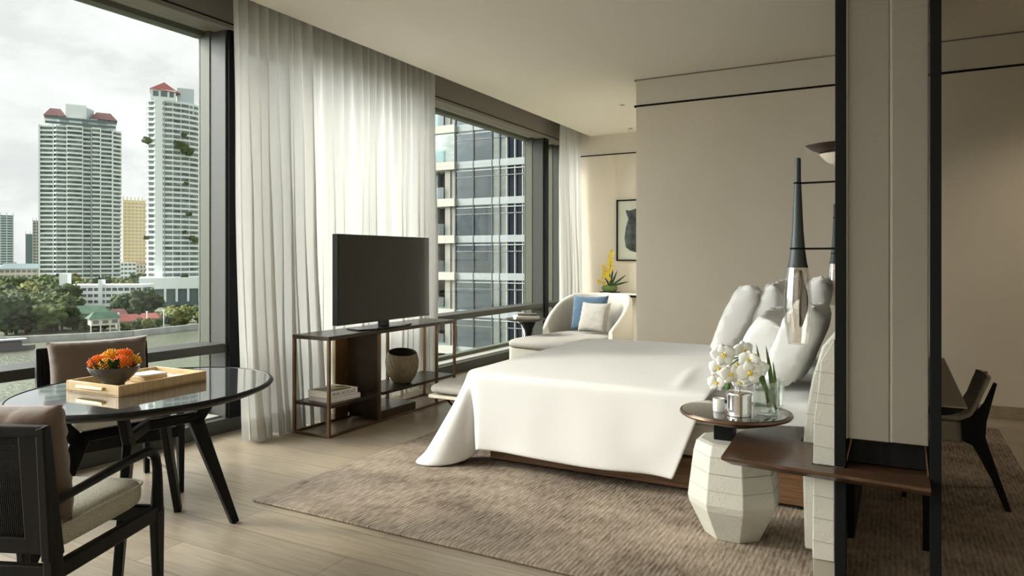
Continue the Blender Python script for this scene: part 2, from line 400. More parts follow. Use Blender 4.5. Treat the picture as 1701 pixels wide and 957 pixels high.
# ---------------------------------------------------------------- curtains
def curtain(name, y0, y1, x0, folds, label, seed, zb=.015, zt=3.29, flare=.05, amp=.055, far=0):
    rnd = random.Random(seed); ph = [rnd.uniform(.7, 1.4) for _ in range(folds)]; tot = sum(ph); cum = [0]
    for p in ph: cum.append(cum[-1]+p/tot)
    am = [rnd.uniform(.55, 1.25) for _ in range(folds)]
    def fn(u, v):
        k = 0
        while k < folds-1 and u > cum[k+1]: k += 1
        t = (u-cum[k])/(cum[k+1]-cum[k]); z = zt+(zb-zt)*v
        a = amp*am[k]*(.5+.65*v)
        wv = math.sin(2*PI*t); wv = math.copysign(abs(wv)**.75, wv)
        x = x0+a*wv+flare*v*v+.018*noise.noise(Vector((u*9, v*2.2, seed)))*(1+2*v)
        y = y0+(y1-y0)*u+.25*a*math.sin(4*PI*t)*(.4+v)+.02*noise.noise(Vector((u*5, v*1.5, seed+9)))
        return (x, y, z+(.012*math.sin(u*folds*5) if v > .99 else 0))
    o = solo(name, MB().grid(fn, folds*14, 22), 'sheer', label, 'curtain', (x0, (y0+y1)/2, 0), 'sheer curtains along the window wall', smooth=80)
    # stitched hem
    def hem(u, v):
        x, y, z = fn(u, .955+.045*v); return (x+.003, y, z)
    mesh('hem', MB().grid(hem, folds*14, 3), 'sheer', o, smooth=80)
    return o
curtain('sheer_curtain', 3.44, 4.22, -4.14, 9, 'narrow white sheer curtain gathered beside the dark mullion, ending nearest the dining table', 3, flare=.10, amp=.07)
curtain('sheer_curtain', 4.22, 6.02, -4.20, 17, 'wide white sheer curtain hanging behind the television', 5, flare=.0, amp=.06)
curtain('sheer_curtain', 9.02, 9.74, -4.16, 8, 'white sheer curtain in the far corner behind the chaise', 8, flare=.03)

# ---------------------------------------------------------------- recessed downlights
for i, (x, y) in enumerate(((-2.86, 7.97), (-3.27, 9.45))):
    t = thing('downlight', (x, y, ZC), ['tiny recessed ceiling spotlight, the nearer one beside the wall corner', 'tiny recessed ceiling spotlight deep in the alcove near the far curtain'][i], 'ceiling light', 'recessed ceiling spotlights')
    mesh('trim_ring', MB().lathe([(.026, 0), (.045, -.001), (.045, -.006), (.026, -.006)], (x, y, ZC-.0), 24, cap=False), 'white_gloss', t)
    mesh('lamp_face', MB().lathe([(.026, -.002), (.026, -.004)], (x, y, ZC), 24), 'tv_frame', t)

# ================================================================ MEDIA CONSOLE
cx0, cx1, cy0, cy1, ct = -3.965, -3.60, 3.83, 5.50, .735
t = thing('media_console', ((cx0+cx1)/2, (cy0+cy1)/2, 0), 'long open bronze-framed console table holding up the television before the curtains', 'console table')
b = .022
mesh('top', MB().box(cx0, cx1, cy0, cy1, ct-.03, ct), 'bronze_dark', t, bev=.003)
def leg(x, y): mesh('leg', MB().box(x, x+b, y, y+b, 0, ct-.03), 'bronze', t, bev=.002)
for x in (cx0, cx1-b):
    for y in (cy0, cy1-b): leg(x, y)
leg(cx1-b, 4.395); leg(cx0, 4.93); leg(cx1-b, 5.19)
fr = MB()
for x in (cx0, cx1-b): fr.box(x, x+b, cy0+b, cy1-b, .002, .018)
for y in (cy0, cy1-b): fr.box(cx0+b, cx1-b, y, y+b, .002, .018)
mesh('base_frame', fr, 'bronze', t, bev=.002)
mesh('shelf', MB().box(cx0+.0, cx1, cy0+b, 4.40, .212, .235), 'bronze_dark', t, bev=.002, label='shorter shelf holding two books')
mesh('shelf', MB().box(cx0+.0, cx1, 4.44, cy1-b, .212, .235), 'bronze_dark', t, bev=.002, label='longer shelf holding the woven vase')
mesh('divider', MB().box(cx0+.03, cx1-.025, 4.40, 4.435, .05, ct-.03), 'bronze_dark', t, bev=.002, label='dark upright bronze plate')
mesh('divider', MB().box(cx0+.002, cx0+.02, 4.27, 4.42, .02, ct-.03), 'brass_plate', t, bev=.002, label='brass upright plate at the back')
mesh('plinth', MB().box(cx0+.03, cx1-.003, 4.42, 4.88, .018, .085), 'bronze_dark', t, bev=.003)

# television
t = thing('television', (-3.70, 4.57, ct), 'black flat-screen television standing on the bronze console', 'television')
y0, y1, z0, z1 = 3.986, 5.157, .797, 1.487
fr = MB(); fr.box(-3.715, -3.66, y0, y1, z0, z1)
mesh('casing', fr, 'tv_frame', t, bev=.004)
mesh('screen', MB().box(-3.661, -3.6585, y0+.008, y1-.008, z0+.012, z1-.008), 'tv_screen', t)
st = MB().box(-3.71, -3.68, 4.51, 4.62, ct+.012, z0+.04)
mesh('neck', st, 'tv_frame', t, bev=.003)
mesh('foot', MB().prism([(-3.86, 4.30), (-3.86, 4.86), (-3.66, 4.90), (-3.615, 4.72), (-3.615, 4.38), (-3.68, 4.24)], ct+.001, ct+.013), 'tv_frame', t, bev=.003)

# books on the console shelf
def text(body, size, loc, rot, m, parent, name='lettering', ext=.0004, fit=None, local=False):
    c = bpy.data.curves.new(name, 'FONT'); c.body = body; c.size = size; c.extrude = ext; c.align_x = 'CENTER'; c.align_y = 'CENTER'
    tmp = bpy.data.objects.new('tmp', c); COL.objects.link(tmp)
    dg = bpy.context.evaluated_depsgraph_get(); me = bpy.data.meshes.new_from_object(tmp.evaluated_get(dg)); bpy.data.objects.remove(tmp)
    if fit:
        xs = [v.co.x for v in me.vertices]; k = fit/(max(xs)-min(xs))
        for v in me.vertices: v.co.x *= k
    o = bpy.data.objects.new(name, me); COL.objects.link(o); me.materials.clear(); me.materials.append(MT[m]); o.parent = parent
    p = Vector(loc)
    root = parent
    while root.parent is not None: root = root.parent
    if not local and root.name in INV: p = INV[root.name] @ p
    o.location = p; o.rotation_euler = rot
    return o
def book(x, y, z, l, wd, h, rz, cover, label, group, title=None, tsize=.03, jacket=None, pagem='paper'):
    t = thing('book', (x, y, z), label, 'book', group, rz)
    c = MB().box(-wd/2, wd/2, -l/2, l/2, 0, .003).box(-wd/2, wd/2, -l/2, l/2, h-.003, h).box(wd/2-.003, wd/2, -l/2, l/2, 0, h)
    mesh('cover', c, cover, t, local=True, bev=.0008)
    mesh('pages', MB().box(-wd/2+.004, wd/2-.003, -l/2+.004, l/2-.004, .003, h-.003), pagem, t, local=True)
    if jacket:
        mesh('cover_picture', MB().prism([(-wd/2+.01, -l/2+.01), (wd/2-.02, -l/2+.03), (wd/2-.01, l/2-.06), (-.02, l/2-.02), (-wd/2+.04, l*.1)], h, h+.0006), jacket, t, local=True)
    if title:
        text(title, tsize, (wd/2+.0006, 0, h/2), (PI/2, 0, PI/2), 'print_ink', t, 'spine_lettering', fit=l*.82, local=True)
    return t
gb = 'books stacked on the console shelf'
book(-3.76, 4.06, .2355, .30, .245, .036, R(-4), 'paper', 'thin white book at the bottom of the console stack', gb)
book(-3.765, 4.045, .272, .29, .235, .044, R(-2), 'paper', 'thick white book with dark picture cover and large spine title on the console', gb, 'PEARL NECKLACE', .034, 'cover_dark')
bk = bpy.data.objects['book.001']
mesh('cover_swirl', MB().prism([(-.08, .02), (.02, -.03), (.10, .09), (.06, .12), (-.01, .04), (-.06, .07)], .0447, .0452), 'cover_gold', bk, local=True)

# vase
t = thing('woven_vase', (-3.74, 4.87, .236), 'round tan vase with diagonal ridges and slanted mouth on the console shelf', 'vase')
def vz(r):  # profile radius by height
    return r
H = .285
def vfn(u, v, inner=False):
    a = 2*PI*u; top = H-.045*(.5+.5*math.cos(a-R(-40)))
    hh = v*top; s = v*top/H
    r = .060+.088*math.sin(PI*min(1, .02+s*.90)*.86)**.75-.012*s
    if not inner: r += .0035*math.sin(18*a+22*s)
    else: r -= .010
    return (-3.74+r*math.cos(a), 4.87+r*math.sin(a), .237+hh)
mb = MB().grid(vfn, 180, 26, True); n0 = len(mb.v)
mb.f.append(tuple(i*26 for i in range(180))[::-1])
mesh('body', mb, 'stone_vase', t, smooth=60)
mb = MB().grid(lambda u, v: vfn(u, .06+.94*v, True), 60, 12, True); mb.f = [f[::-1] for f in mb.f]; mb.f.append(tuple(i*12 for i in range(60)))
mb2 = MB().grid(lambda u, v: tuple(Vector(vfn(u, 1, False)).lerp(Vector(vfn(u, 1, True)), v)), 60, 2, True)
n = len(mb.v); mb.v += mb2.v; mb.f += [tuple(i+n for i in f) for f in mb2.f]
mesh('inner_wall', mb, 'vase_inner', t, smooth=60)

# ================================================================ DINING TABLE
TC = Vector((-2.8585, 1.939)); ax = .582; bx = .4825; ang = R(-72.8)
def ell(u, k=1.0, off=0.0):
    a = 2*PI*u; x = (ax*k+off)*math.cos(a); y = (bx*k+off)*math.sin(a)
    return TC.x+x*math.cos(ang)-y*math.sin(ang), TC.y+x*math.sin(ang)+y*math.cos(ang)
t = thing('dining_table', (TC.x, TC.y, 0), 'oval black dining table with reflective glass top and splayed legs by the window', 'table')
prof = [(-.10, .700), (-.045, .706), (-.008, .722), (0, .732), (-.006, .741), (-.016, .743), (-.02, .738)]
mb = MB().grid(lambda u, v: (*ell(u, 1, prof[int(round(v*6))][0]), prof[int(round(v*6))][1]), 96, 7, True)
mb.f.append(tuple(i*7 for i in range(96)))
mesh('rim', mb, 'black_wood', t, smooth=50)
mb = MB(); 
mb.grid(lambda u, v: (*ell(u, 1, -.02-.0*v), .72+.0205*v), 96, 2, True); mb.f.append(tuple(i*2+1 for i in range(96))); mb.f.append(tuple(i*2 for i in range(96))[::-1])
mesh('glass_top', mb, 'table_glass', t, smooth=50)
C0 = Vector((-2.914, 1.94, 0))
feet = [Vector((-2.865, 2.392, 0)), Vector((-3.02, 1.50, 0)), Vector((-3.25, 2.36, 0)), Vector((-2.655, 1.66, 0))]
for i, fo in enumerate(feet):
    d = (fo-C0); d.z = 0; l = d.length; dn = d.normalized()
    J = C0+dn*(l*.52); J.z = .555
    T = C0+dn*(l*.86); T.z = .712
    side = Vector((-dn.y, dn.x, 0))
    F = fo.copy(); F.z = 0
    lg = MB()
    lg.bar(F+Vector((0, 0, 0)), J+Vector((0, 0, .02)), .034, .036, up=dn, w2=.034, h2=.072)
    lg.bar(J-Vector((0, 0, .03)), T, .034, .06, up=dn, w2=.034, h2=.046)
    mesh('leg', lg, 'black_wood', t, bev=.006, seg=3)
fr = MB()
for a_, b_ in ((0, 1), (2, 3)):
    pa = C0+(feet[a_]-C0)*.54; pb = C0+(feet[b_]-C0)*.54; fr.bar((pa.x, pa.y, .56), (pb.x, pb.y, .56), .032, .045)
mesh('cross_rail', fr, 'black_wood', t, bev=.006)

# ---------------------------------------------------------------- dining chairs
def dining_chair(loc, rz, label):
    t = thing('dining_chair', (*loc, 0), label, 'chair', 'black dining armchairs at the oval table', rz)
    W = .275
    for s in (-1, 1):
        y = s*W
        # rear stile and leg, one continuous raked post
        lg = MB(); lg.bar((-.235, y, .0), (-.245, y, .40), .03, .030, up=(1, 0, 0), w2=.032, h2=.05)
        lg.bar((-.245, y, .39), (-.285, y, .80), .032, .062, up=(1, 0, 0), w2=.028, h2=.034)
        mesh('rear_leg', lg, 'black_wood', t, local=True, bev=.005)
        lg = MB(); lg.bar((.285, y, 0), (.275, y, .36), .028, .030, up=(1, 0, 0), w2=.034, h2=.055)
        mesh('front_leg', lg, 'black_wood', t, local=True, bev=.006)
        # arm: sweeps from the back post forward, bends down to the front leg
        pts = [(-.262, y, .555), (-.15, y, .565), (0, y, .577), (.13, y, .585), (.21, y, .587), (.245, y, .578), (.268, y, .553), (.278, y, .51), (.28, y, .45), (.277, y, .35)]
        mesh('armrest', MB().tube(pts, [.013, .014, .015, .016, .0165, .017, .017, .017, .019, .024], 12), 'black_wood', t, local=True, smooth=50)
        mesh('side_rail', MB().bar((-.24, y, .345), (.275, y, .345), .030, .055), 'black_wood', t, local=True, bev=.008, seg=3)
        mesh('rung', MB().tube([(-.235, y, .10), (.285, y, .09)], .006, 8), 'frame_metal', t, local=True)
    mesh('front_rail', MB().box(.26, .288, -W, W, .31, .37), 'black_wood', t, local=True, bev=.006)
    mesh('rear_rail', MB().box(-.262, -.232, -W, W, .31, .37), 'black_wood', t, local=True, bev=.006)
    # back frame with woven cane panel
    def bp(y, z): x = -.245-.04*(z-.39)/.41; return x
    fr = MB(); fr.bar((-.284, -W, .785), (-.284, W, .785), .034, .032, up=(0, 0, 1))
    fr.bar((bp(0, .45), -W, .43), (bp(0, .43), W, .43), .028, .05)
    for s in (-1, 1): fr.bar((bp(0, .42)-.004, s*(W-.045), .42), (-.281, s*(W-.045), .775), .07, .02, up=(1, 0, 0))
    mesh('back_frame', fr, 'black_wood', t, local=True, bev=.005)
    cn = MB(); n = 62
    for i in range(n):
        y = -(W-.075)+2*(W-.075)*i/(n-1); cn.bar((bp(0, .45), y, .45), (-.280, y, .77), .0042, .003, up=(1, 0, 0))
    for i in range(48):
        z = .455+.315*i/47; x = -.245-.035*(z-.45)/.32; cn.bar((x-.002, -(W-.075), z), (x-.002, W-.075, z), .003, .0042)
    mesh('cane_panel', cn, 'black_wood', t, local=True, smooth=0)
    mesh('back_board', MB().prism([(-.243, .44), (-.236, .44), (-.270, .775), (-.277, .775)], -(W-.03), W-.03, 'y'), 'black_wood', t, local=True)
    # seat cushion
    def cu(u, v):
        a = 2*PI*u; b = PI*(v*.996+.002)-PI/2
        def se(c, p): return math.copysign(abs(c)**p, c)
        return (.015+.255*se(math.cos(a), .28)*se(math.cos(b), .3), .255*se(math.sin(a), .28)*se(math.cos(b), .3), .432+.055*se(math.sin(b), .55)+.012*math.cos(b)*0)
    mesh('seat_cushion', MB().grid(cu, 64, 18, True, True), 'tweed', t, local=True, smooth=60)
    pp = [(.015+.257*math.copysign(abs(math.cos(a))**.28, math.cos(a)), .257*math.copysign(abs(math.sin(a))**.28, math.sin(a)), .465) for a in [2*PI*k/80 for k in range(81)]]
    mesh('piping', MB().tube(pp, .004, 6), 'tweed', t, local=True, smooth=60)
    # loose back cushion
    pillow_mesh('back_cushion', t, 'brown_cloth', .52, .38, .15, Matrix.Translation((-.165, 0, .655)) @ Matrix.Rotation(R(-7), 4, 'Y'), 11)
    return t
def pillow_mesh(name, parent, m, w, h, th, M, seed, local=True, pinch=.05, n=26, sag=0, crease=.012):
    """pillow: lies in the local Y-Z plane, w along Y, h along Z, thickness along X"""
    vs = []; fs = []
    def pt(i, j, s):
        a = -1+2*i/(n-1); b = -1+2*j/(n-1)
        ra = a*(1-pinch*(1-b*b)*(abs(a)**6)*1.2); rb = b*(1-pinch*(1-a*a)*(abs(b)**6)*1.2)
        k = ((1-a**4)*(1-b**4))
        k = max(0, k)**.42
        nx = noise.noise(Vector((a*1.3+seed, b*1.3, seed*.3)))*.10+noise.noise(Vector((a*4+seed, b*4, s)))*.06
        ed = math.exp(-((1-max(abs(a), abs(b)))/.22)**2)
        nx2 = crease*noise.noise(Vector((a*9*(1 if abs(b) > abs(a) else .3)+seed, b*9*(1 if abs(a) > abs(b) else .3), s*3)))*ed
        return Vector((s*th/2*k*(1+nx)+nx2*(1 if k > 0 else 0), ra*w/2, rb*h/2-sag*(a*a)*(1+b)/2))
    for s in (1, -1):
        o = len(vs)
        vs += [pt(i, j, s) for i in range(n) for j in range(n)]
        for i in range(n-1):
            for j in range(n-1):
                f = (o+i*n+j, o+(i+1)*n+j, o+(i+1)*n+j+1, o+i*n+j+1); fs.append(f if s > 0 else f[::-1])
    mb = MB(); mb.add([tuple(M @ v) for v in vs], fs)
    # seam edge
    if parent is None:
        return mb
    o = mesh(name, mb, m, parent, local=local, smooth=70)
    wd = o.modifiers.new('weld', 'WELD'); wd.merge_threshold = .0005
    return o
dining_chair((-3.845, 2.365), R(-15), 'black cane-back dining armchair with brown cushion, between oval table and window')
dining_chair((-2.60, 1.33), R(112.7), 'black cane-back dining armchair nearest the camera, seen from behind its woven back')

# ---------------------------------------------------------------- tray, bowl, flowers, dishes on the table
ZT = .7415
tcn = Vector((-2.93, 1.935)); ta = math.atan2(2.124-1.66, -2.721+2.703)   # long side direction
tl, tw = .43, .335
t = thing('serving_tray', (tcn.x, tcn.y, ZT), 'pale wooden serving tray with gold handles on the oval table', 'tray', rz=R(93))
mesh('base', MB().box(-tl/2, tl/2, -tw/2, tw/2, 0, .008), 'light_wood', t, local=True)
fr = MB().box(-tl/2, tl/2, -tw/2, -tw/2+.012, 0, .045).box(-tl/2, tl/2, tw/2-.012, tw/2, 0, .045).box(-tl/2, -tl/2+.012, -tw/2+.012, tw/2-.012, 0, .045).box(tl/2-.012, tl/2, -tw/2+.012, tw/2-.012, 0, .045)
mesh('rim', fr, 'light_wood', t, local=True, bev=.0015)
for s in (-1, 1): mesh('handle', MB().box(*(sorted((s*tl/2, s*(tl/2+.014)))), -.085, .085, .022, .034), 'gold', t, local=True, bev=.003)
M = Matrix.Translation((tcn.x, tcn.y, ZT)) @ Matrix.Rotation(R(93), 4, 'Z')
bw = M @ Vector((-.095, .03, .009))
t = thing('flower_bowl', tuple(bw), 'dark grey footed bowl filled with orange flowers on the tray', 'bowl')
mesh('bowl', MB().lathe([(.042, 0), (.040, .012), (.048, .022), (.075, .045), (.094, .07), (.102, .088), (.099, .089), (.09, .07), (.05, .045), (.0, .042)], tuple(bw), 48), 'dark_ceramic', t, smooth=50)
def protea(c, r, m, seed):
    rnd = random.Random(seed); t = thing('pincushion_flower', c, None, 'flower', 'orange pincushion flowers in the bowl')
    mesh('flower_centre', MB().blob(c, r*.62, seed, .1, 12, 8), 'flower_gold' if m != 'flower_gold' else 'flower_orange', t)
    mb = MB()
    for i in range(95):
        z = 1-1.25*i/95; a = i*2.39996; q = math.sqrt(max(0, 1-z*z)); d = Vector((q*math.cos(a), q*math.sin(a), z))
        tip = Vector(c)+d*r*rnd.uniform(.95, 1.15)+Vector((0, 0, r*.12)); mid = Vector(c)+d*r*.72
        mb.tube([Vector(c)+d*r*.4, mid, tip], [.0024, .0022, .0028], 5)
    mesh('spikes', mb, m, t, smooth=50)
    return t
fl = [(-.055, -.035, .105, .036, 'flower_orange'), (.0, -.055, .098, .034, 'flower_gold'), (.052, -.03, .105, .036, 'flower_orange'), (-.02, .02, .125, .038, 'flower_gold'), (.03, .03, .128, .036, 'flower_orange'), (-.06, .03, .108, .034, 'flower_gold'), (.065, .035, .105, .032, 'flower_gold'), (.0, .065, .110, .034, 'flower_red')]
fn_ = ['at the left front of the bowl', 'low in the middle of the bowl front', 'at the right front of the bowl', 'at the top of the bunch, left of centre', 'at the top of the bunch, right of centre', 'on the left side behind the front ones', 'on the far right side of the bowl', 'at the back of the bowl']
for i, (x, y, z, r, m) in enumerate(fl):
    p = bw+RT*x*.95+FW*y*.95; o = protea((p.x, p.y, bw.z+z*.93), r, m, i); o['label'] = '%s pincushion flower %s' % ({'flower_orange': 'orange', 'flower_gold': 'yellow-orange', 'flower_red': 'red'}[m], fn_[i])
mb = MB()
rnd = random.Random(4)
def leafblade(mb, base, tip, wd, bend=.0, n=8, fold=.25, up=(0, 0, 1)):
    base = Vector(base); tip = Vector(tip); d = tip-base; s = d.cross(Vector(up))
    if s.length < 1e-5: s = Vector((1, 0, 0))
    s.normalize(); nrm = s.cross(d).normalized()
    def fn(u, v):
        p = base+d*u+nrm*bend*math.sin(PI*u); ww = wd*math.sin(PI*(.06+.94*u)**.8)**.8 if u < 1 else 0
        return tuple(p+s*(v-.5)*ww-nrm*fold*abs(v-.5)*ww)
    mb.grid(fn, n, 5)
for i in range(22):
    a = rnd.uniform(0, 2*PI); p = bw+Vector((math.cos(a)*.07, math.sin(a)*.07, .085)); q_ = bw+Vector((math.cos(a)*.105, math.sin(a)*.105, .10+rnd.uniform(0, .04)))
    leafblade(mb, p, q_, .02, .006)
solo('flower_foliage', mb, 'leaf_dark', 'ring of small dark green leaves around the orange flowers in the bowl', 'leaves', tuple(bw+Vector((0, 0, .085))), solid=.0008)
p = M @ Vector((.07, .03, .0085))
t = thing('coaster_stack', tuple(p), 'square pale wooden box stack with white lid on the tray, nearer the bowl', 'box')
mesh('box', MB().box(-.055, .055, -.055, .055, 0, .028), 'light_wood', t, local=True, bev=.004)
mesh('lid', MB().box(-.056, .056, -.056, .056, .028, .036), 'paper', t, local=True, bev=.004)
p = M @ Vector((.155, -.07, .0085))
t = thing('plate', tuple(p), 'small round white plate lying at the far end of the tray', 'plate')
mesh('dish', MB().lathe([(.03, 0), (.035, .004), (.068, .012), (.07, .015), (.06, .013), (.0, .009)], tuple(p), 40), 'white_gloss', t, smooth=50)
p = M @ Vector((.16, .09, .0085))
solo('napkin', MB().box(p.x-.05, p.x+.05, p.y-.05, p.y+.05, p.z, p.z+.004).box(p.x-.048, p.x+.049, p.y-.047, p.y+.05, p.z+.004, p.z+.008), 'paper', 'folded white napkin in the right corner of the tray', 'napkin', tuple(p), bev=.0015)

# ================================================================ BED
BY0, BY1, BX0, BX1, BZ = 3.75, 5.80, -2.36, -.37, .575
t = thing('bed', (-1.3, 4.8, 0), 'large bed base with brown wood plinth, pale valance and white mattress', 'bed')
mesh('plinth', MB().box(-2.20, -.42, 3.95, 5.65, .014, .06), 'black_metal', t)
mesh('platform', MB().box(-2.268, -.39, 3.86, 5.72, .035, .205), 'platform_wood', t, bev=.004)
mesh('platform_trim', MB().box(-2.272, -.386, 3.856, 5.724, .205, .214), 'bronze_dark', t)
mesh('box_spring', MB().box(-2.24, -.37, 3.86, 5.72, .214, .40), 'valance', t, bev=.02, seg=4)
mesh('mattress', MB().box(-2.26, -.36, 3.85, 5.74, .39, .565), 'linen_white', t, bev=.045, seg=6)

# duvet: one cloth following the edge of the bed and hanging to the floor at the near foot corner
ym = (BY0+BY1)/2
path = []   # (x, y, outward nx, ny, hem z, flare, kind)
def add_path(a, b, n, nx, ny, hem, flare):
    for i in range(n):
        k = i/n; path.append((a[0]+(b[0]-a[0])*k, a[1]+(b[1]-a[1])*k, nx, ny, hem, flare))
NP1 = 56
duv = []
def zsurf(s):   # s 0..1 down the drop
    return s
pts = []
hx, hy = -.86, BY0
n1 = 60
for i in range(n1):      # near side, head end -> foot corner
    k = i/(n1-1); x = -.86+(-2.27+.86)*k
    hem = .120+.006*math.sin(k*9)+.02*max(0, .12-k)/.12*0
    fl_ = .006+.016*noise.noise(Vector((k*4, 2.2, 0)))
    pts.append([x, BY0, 0, -1, hem, fl_])
# crease then flared corner lobe
pts.append([-2.30, BY0+.005, 0, -1, .10, -.01])
pts.append([-2.315, BY0+.01, -.2, -1, .10, -.075])
pts.append([-2.325, BY0+.012, -.3, -1, .09, -.085])
lobe = [(-.42, -1, .03, .02), (-.6, -.9, .018, .18), (-.78, -.7, .016, .275), (-.85, -.53, .016, .31), (-.92, -.40, .02, .285), (-.97, -.22, .045, .21), (-1, -.08, .075, .13), (-1, 0, .10, .06), (-1, 0, .12, .03)]
for j, (nx, ny, hem, f_) in enumerate(lobe):
    a = j/(len(lobe)-1); l = math.hypot(nx, ny)
    pts.append([-2.335-.03*min(1, a*2), BY0+.02+.12*a**1.4, nx/l, ny/l, hem, f_])
for i in range(40):      # foot side
    k = (i+1)/40; y = BY0+.14+(BY1-.12-BY0-.14)*k
    pts.append([BX0-.0-.05*k, y, -1, 0, .14+.01*math.sin(k*12), .02+.02*noise.noise(Vector((k*6, 5.2, 0)))])
for j in range(6):
    a = (j+1)/6*PI/2; pts.append([BX0-.05+.06*(1-math.cos(a)), BY1-.10+.10*math.sin(a), -math.cos(a), math.sin(a), .13, .05+.06*math.sin(2*a)])
for i in range(34):
    k = (i+1)/34; pts.append([BX0+(-.9-BX0)*k, BY1, 0, 1, .12, .02])
mb = MB(); NR = 16; NT = 12; rows = []
for i, (x, y, nx, ny, hem, f_) in enumerate(pts):
    row = []
    # top part: from the spine out to the edge
    sxp = max(-1.55 if x < -1.55 else x, -1.55)
    if x > -1.55: sxp = x+.04
    tz = BZ+.018
    E_ = Vector((x, y, 0)); S_ = Vector((sxp, ym, 0))
    hd = min(1, (i/9)) if i < 60 else 1
    for j in range(NT):
        k = j/NT; p = S_.lerp(E_, k)
        puff = .035*(1-k**3)+.012*noise.noise(Vector((p.x*2.2, p.y*2.2, 0)))
        # fold of the pulled back cover close to the head end of the near side
        cr_ = .022*math.exp(-((p.x+1.13-.10*(k))/.035)**2)*max(0, min(1, (k-.35)*4))*(1 if ny < 0 else 0)*0.6
        row.append((p.x, p.y, tz+puff-.004*k+cr_))
    # rounded edge and drop
    for j in range(NR):
        k = j/(NR-1)
        if k < .2:
            a = k/.2*PI/2; off = .035*math.sin(a); z = tz-.035*(1-math.cos(a))
        else:
            q_ = (k-.2)/.8; off = .035+f_*(q_**1.15); z = tz-.035-(tz-.035-hem)*q_
            off += .010*noise.noise(Vector((x*3.1, y*3.1, z*2.5)))*q_*2
            if hem < .03 and q_ > .92: off += .03*(q_-.92)/.08
        px = x+nx*off; py = y+ny*off
        if i < 26: # head end leans toward the foot further down
            sh = (1-i/25)**1.3; px -= .19*sh*max(0, (k-.1)/.9)
        if 50 <= i < 60 and k > .2: px += 0
        row.append((px, py, z))
    rows.append(row)
m_ = len(rows[0])
for r_ in rows: mb.v += r_
mb.f += [(i*m_+j, i*m_+j+1, (i+1)*m_+j+1, (i+1)*m_+j) for i in range(len(rows)-1) for j in range(m_-1)]
dv = solo('duvet', mb, 'linen_white', 'plain white duvet draped over the bed with its near foot corner trailing on the rug', 'duvet', (-1.5, 4.7, .1), solid=.012, smooth=80, sub=1)

# pillows standing against the headboard
def bed_pillow(x, y, z, w, h, th, lean, label, seed, rz=0, sag=0, group='white bed pillows', pinch=.17, roll=0, crease=.035):
    t = MB()
    M = Matrix.Translation((x, y, z)) @ Matrix.Rotation(R(rz), 4, 'Z') @ Matrix.Rotation(R(lean), 4, 'Y') @ Matrix.Rotation(R(roll), 4, 'X')
    mb = pillow_mesh('pillow', None, 'pillow_white', w, h, th, M, seed, pinch=pinch, n=34, sag=sag, crease=crease)
    o = solo('pillow', mb, 'pillow_white', label, 'pillow', (x, y, z-h/2), group, smooth=70)
    wd = o.modifiers.new('weld', 'WELD'); wd.merge_threshold = .0006
    return o
bed_pillow(-1.0, 5.22, .86, .74, .56, .20, 25, 'white pillow at the far side of the bed, foremost of the far stack', 1, rz=5, roll=-3)
bed_pillow(-.78, 5.28, .885, .78, .60, .18, 22, 'white pillow at the far side of the bed, second of the far stack', 2, rz=-4, roll=4)
bed_pillow(-.52, 5.25, .90, .78, .60, .17, 17, 'white pillow at the far side of the bed, rearmost against the headboard', 5, rz=2, roll=-2)
bed_pillow(-.70, 4.38, .79, .72, .44, .20, 26, 'plump white pillow on the near side of the bed, front one behind the orchids', 3, rz=3, roll=3)
bed_pillow(-.485, 4.26, .83, .78, .51, .19, 22, 'white pillow on the near side against the headboard, behind the teardrop lamp', 4, rz=-3, roll=-4)

# ---------------------------------------------------------------- headboard with its winged end
t = thing('headboard', (-.26, 4.8, 0), 'winged cream leather headboard with stitched horizontal bands', 'headboard')
prof = [(-.355, .03), (-.365, .45), (-.352, .62), (-.325, .78), (-.285, .92), (-.235, .985), (-.215, .985), (-.215, .03)]
mesh('padded_board', MB().prism(prof, 3.32, 6.25, 'y'), 'leather', t, bev=.01, seg=3)
up = [(-.287, .502), (-.283, .67), (-.268, .80), (-.258, .905), (-.215, .985), (-.2105, .985), (-.2105, .502)]
mesh('wing', MB().prism(up, 2.972, 3.32, 'y'), 'leather', t, bev=.005, seg=3)
mesh('wing', MB().prism([(-.29, .13), (-.287, .468), (-.2105, .468), (-.2105, .13)], 2.975, 3.32, 'y'), 'leather', t, bev=.004)
mesh('wing_foot', MB().box(-.288, -.2105, 2.985, 3.32, .014, .13), 'taupe_shell', t, bev=.002)
st = MB()
for k, z in enumerate((.57, .655, .74, .775, .86)):
    st.tube([(-.289+.02*max(0, z-.6)*1.0, 2.9715, z+.004), (-.25, 2.9712, z), (-.212, 2.9715, z-.002)], .0011, 5)
for z in (.20, .29, .375, .45): st.tube([(-.289, 2.9735, z+.003), (-.212, 2.9735, z)], .0011, 5)
for z in (.62, .70, .78, .86): st.tube([(-.352+.5*max(0, z-.62), 3.3185, z+.003), (-.285+.25*max(0, z-.70), 3.3185, z)], .0011, 5)
tag(mesh('stitching', st, 'taupe_shell', t), kind='stuff')

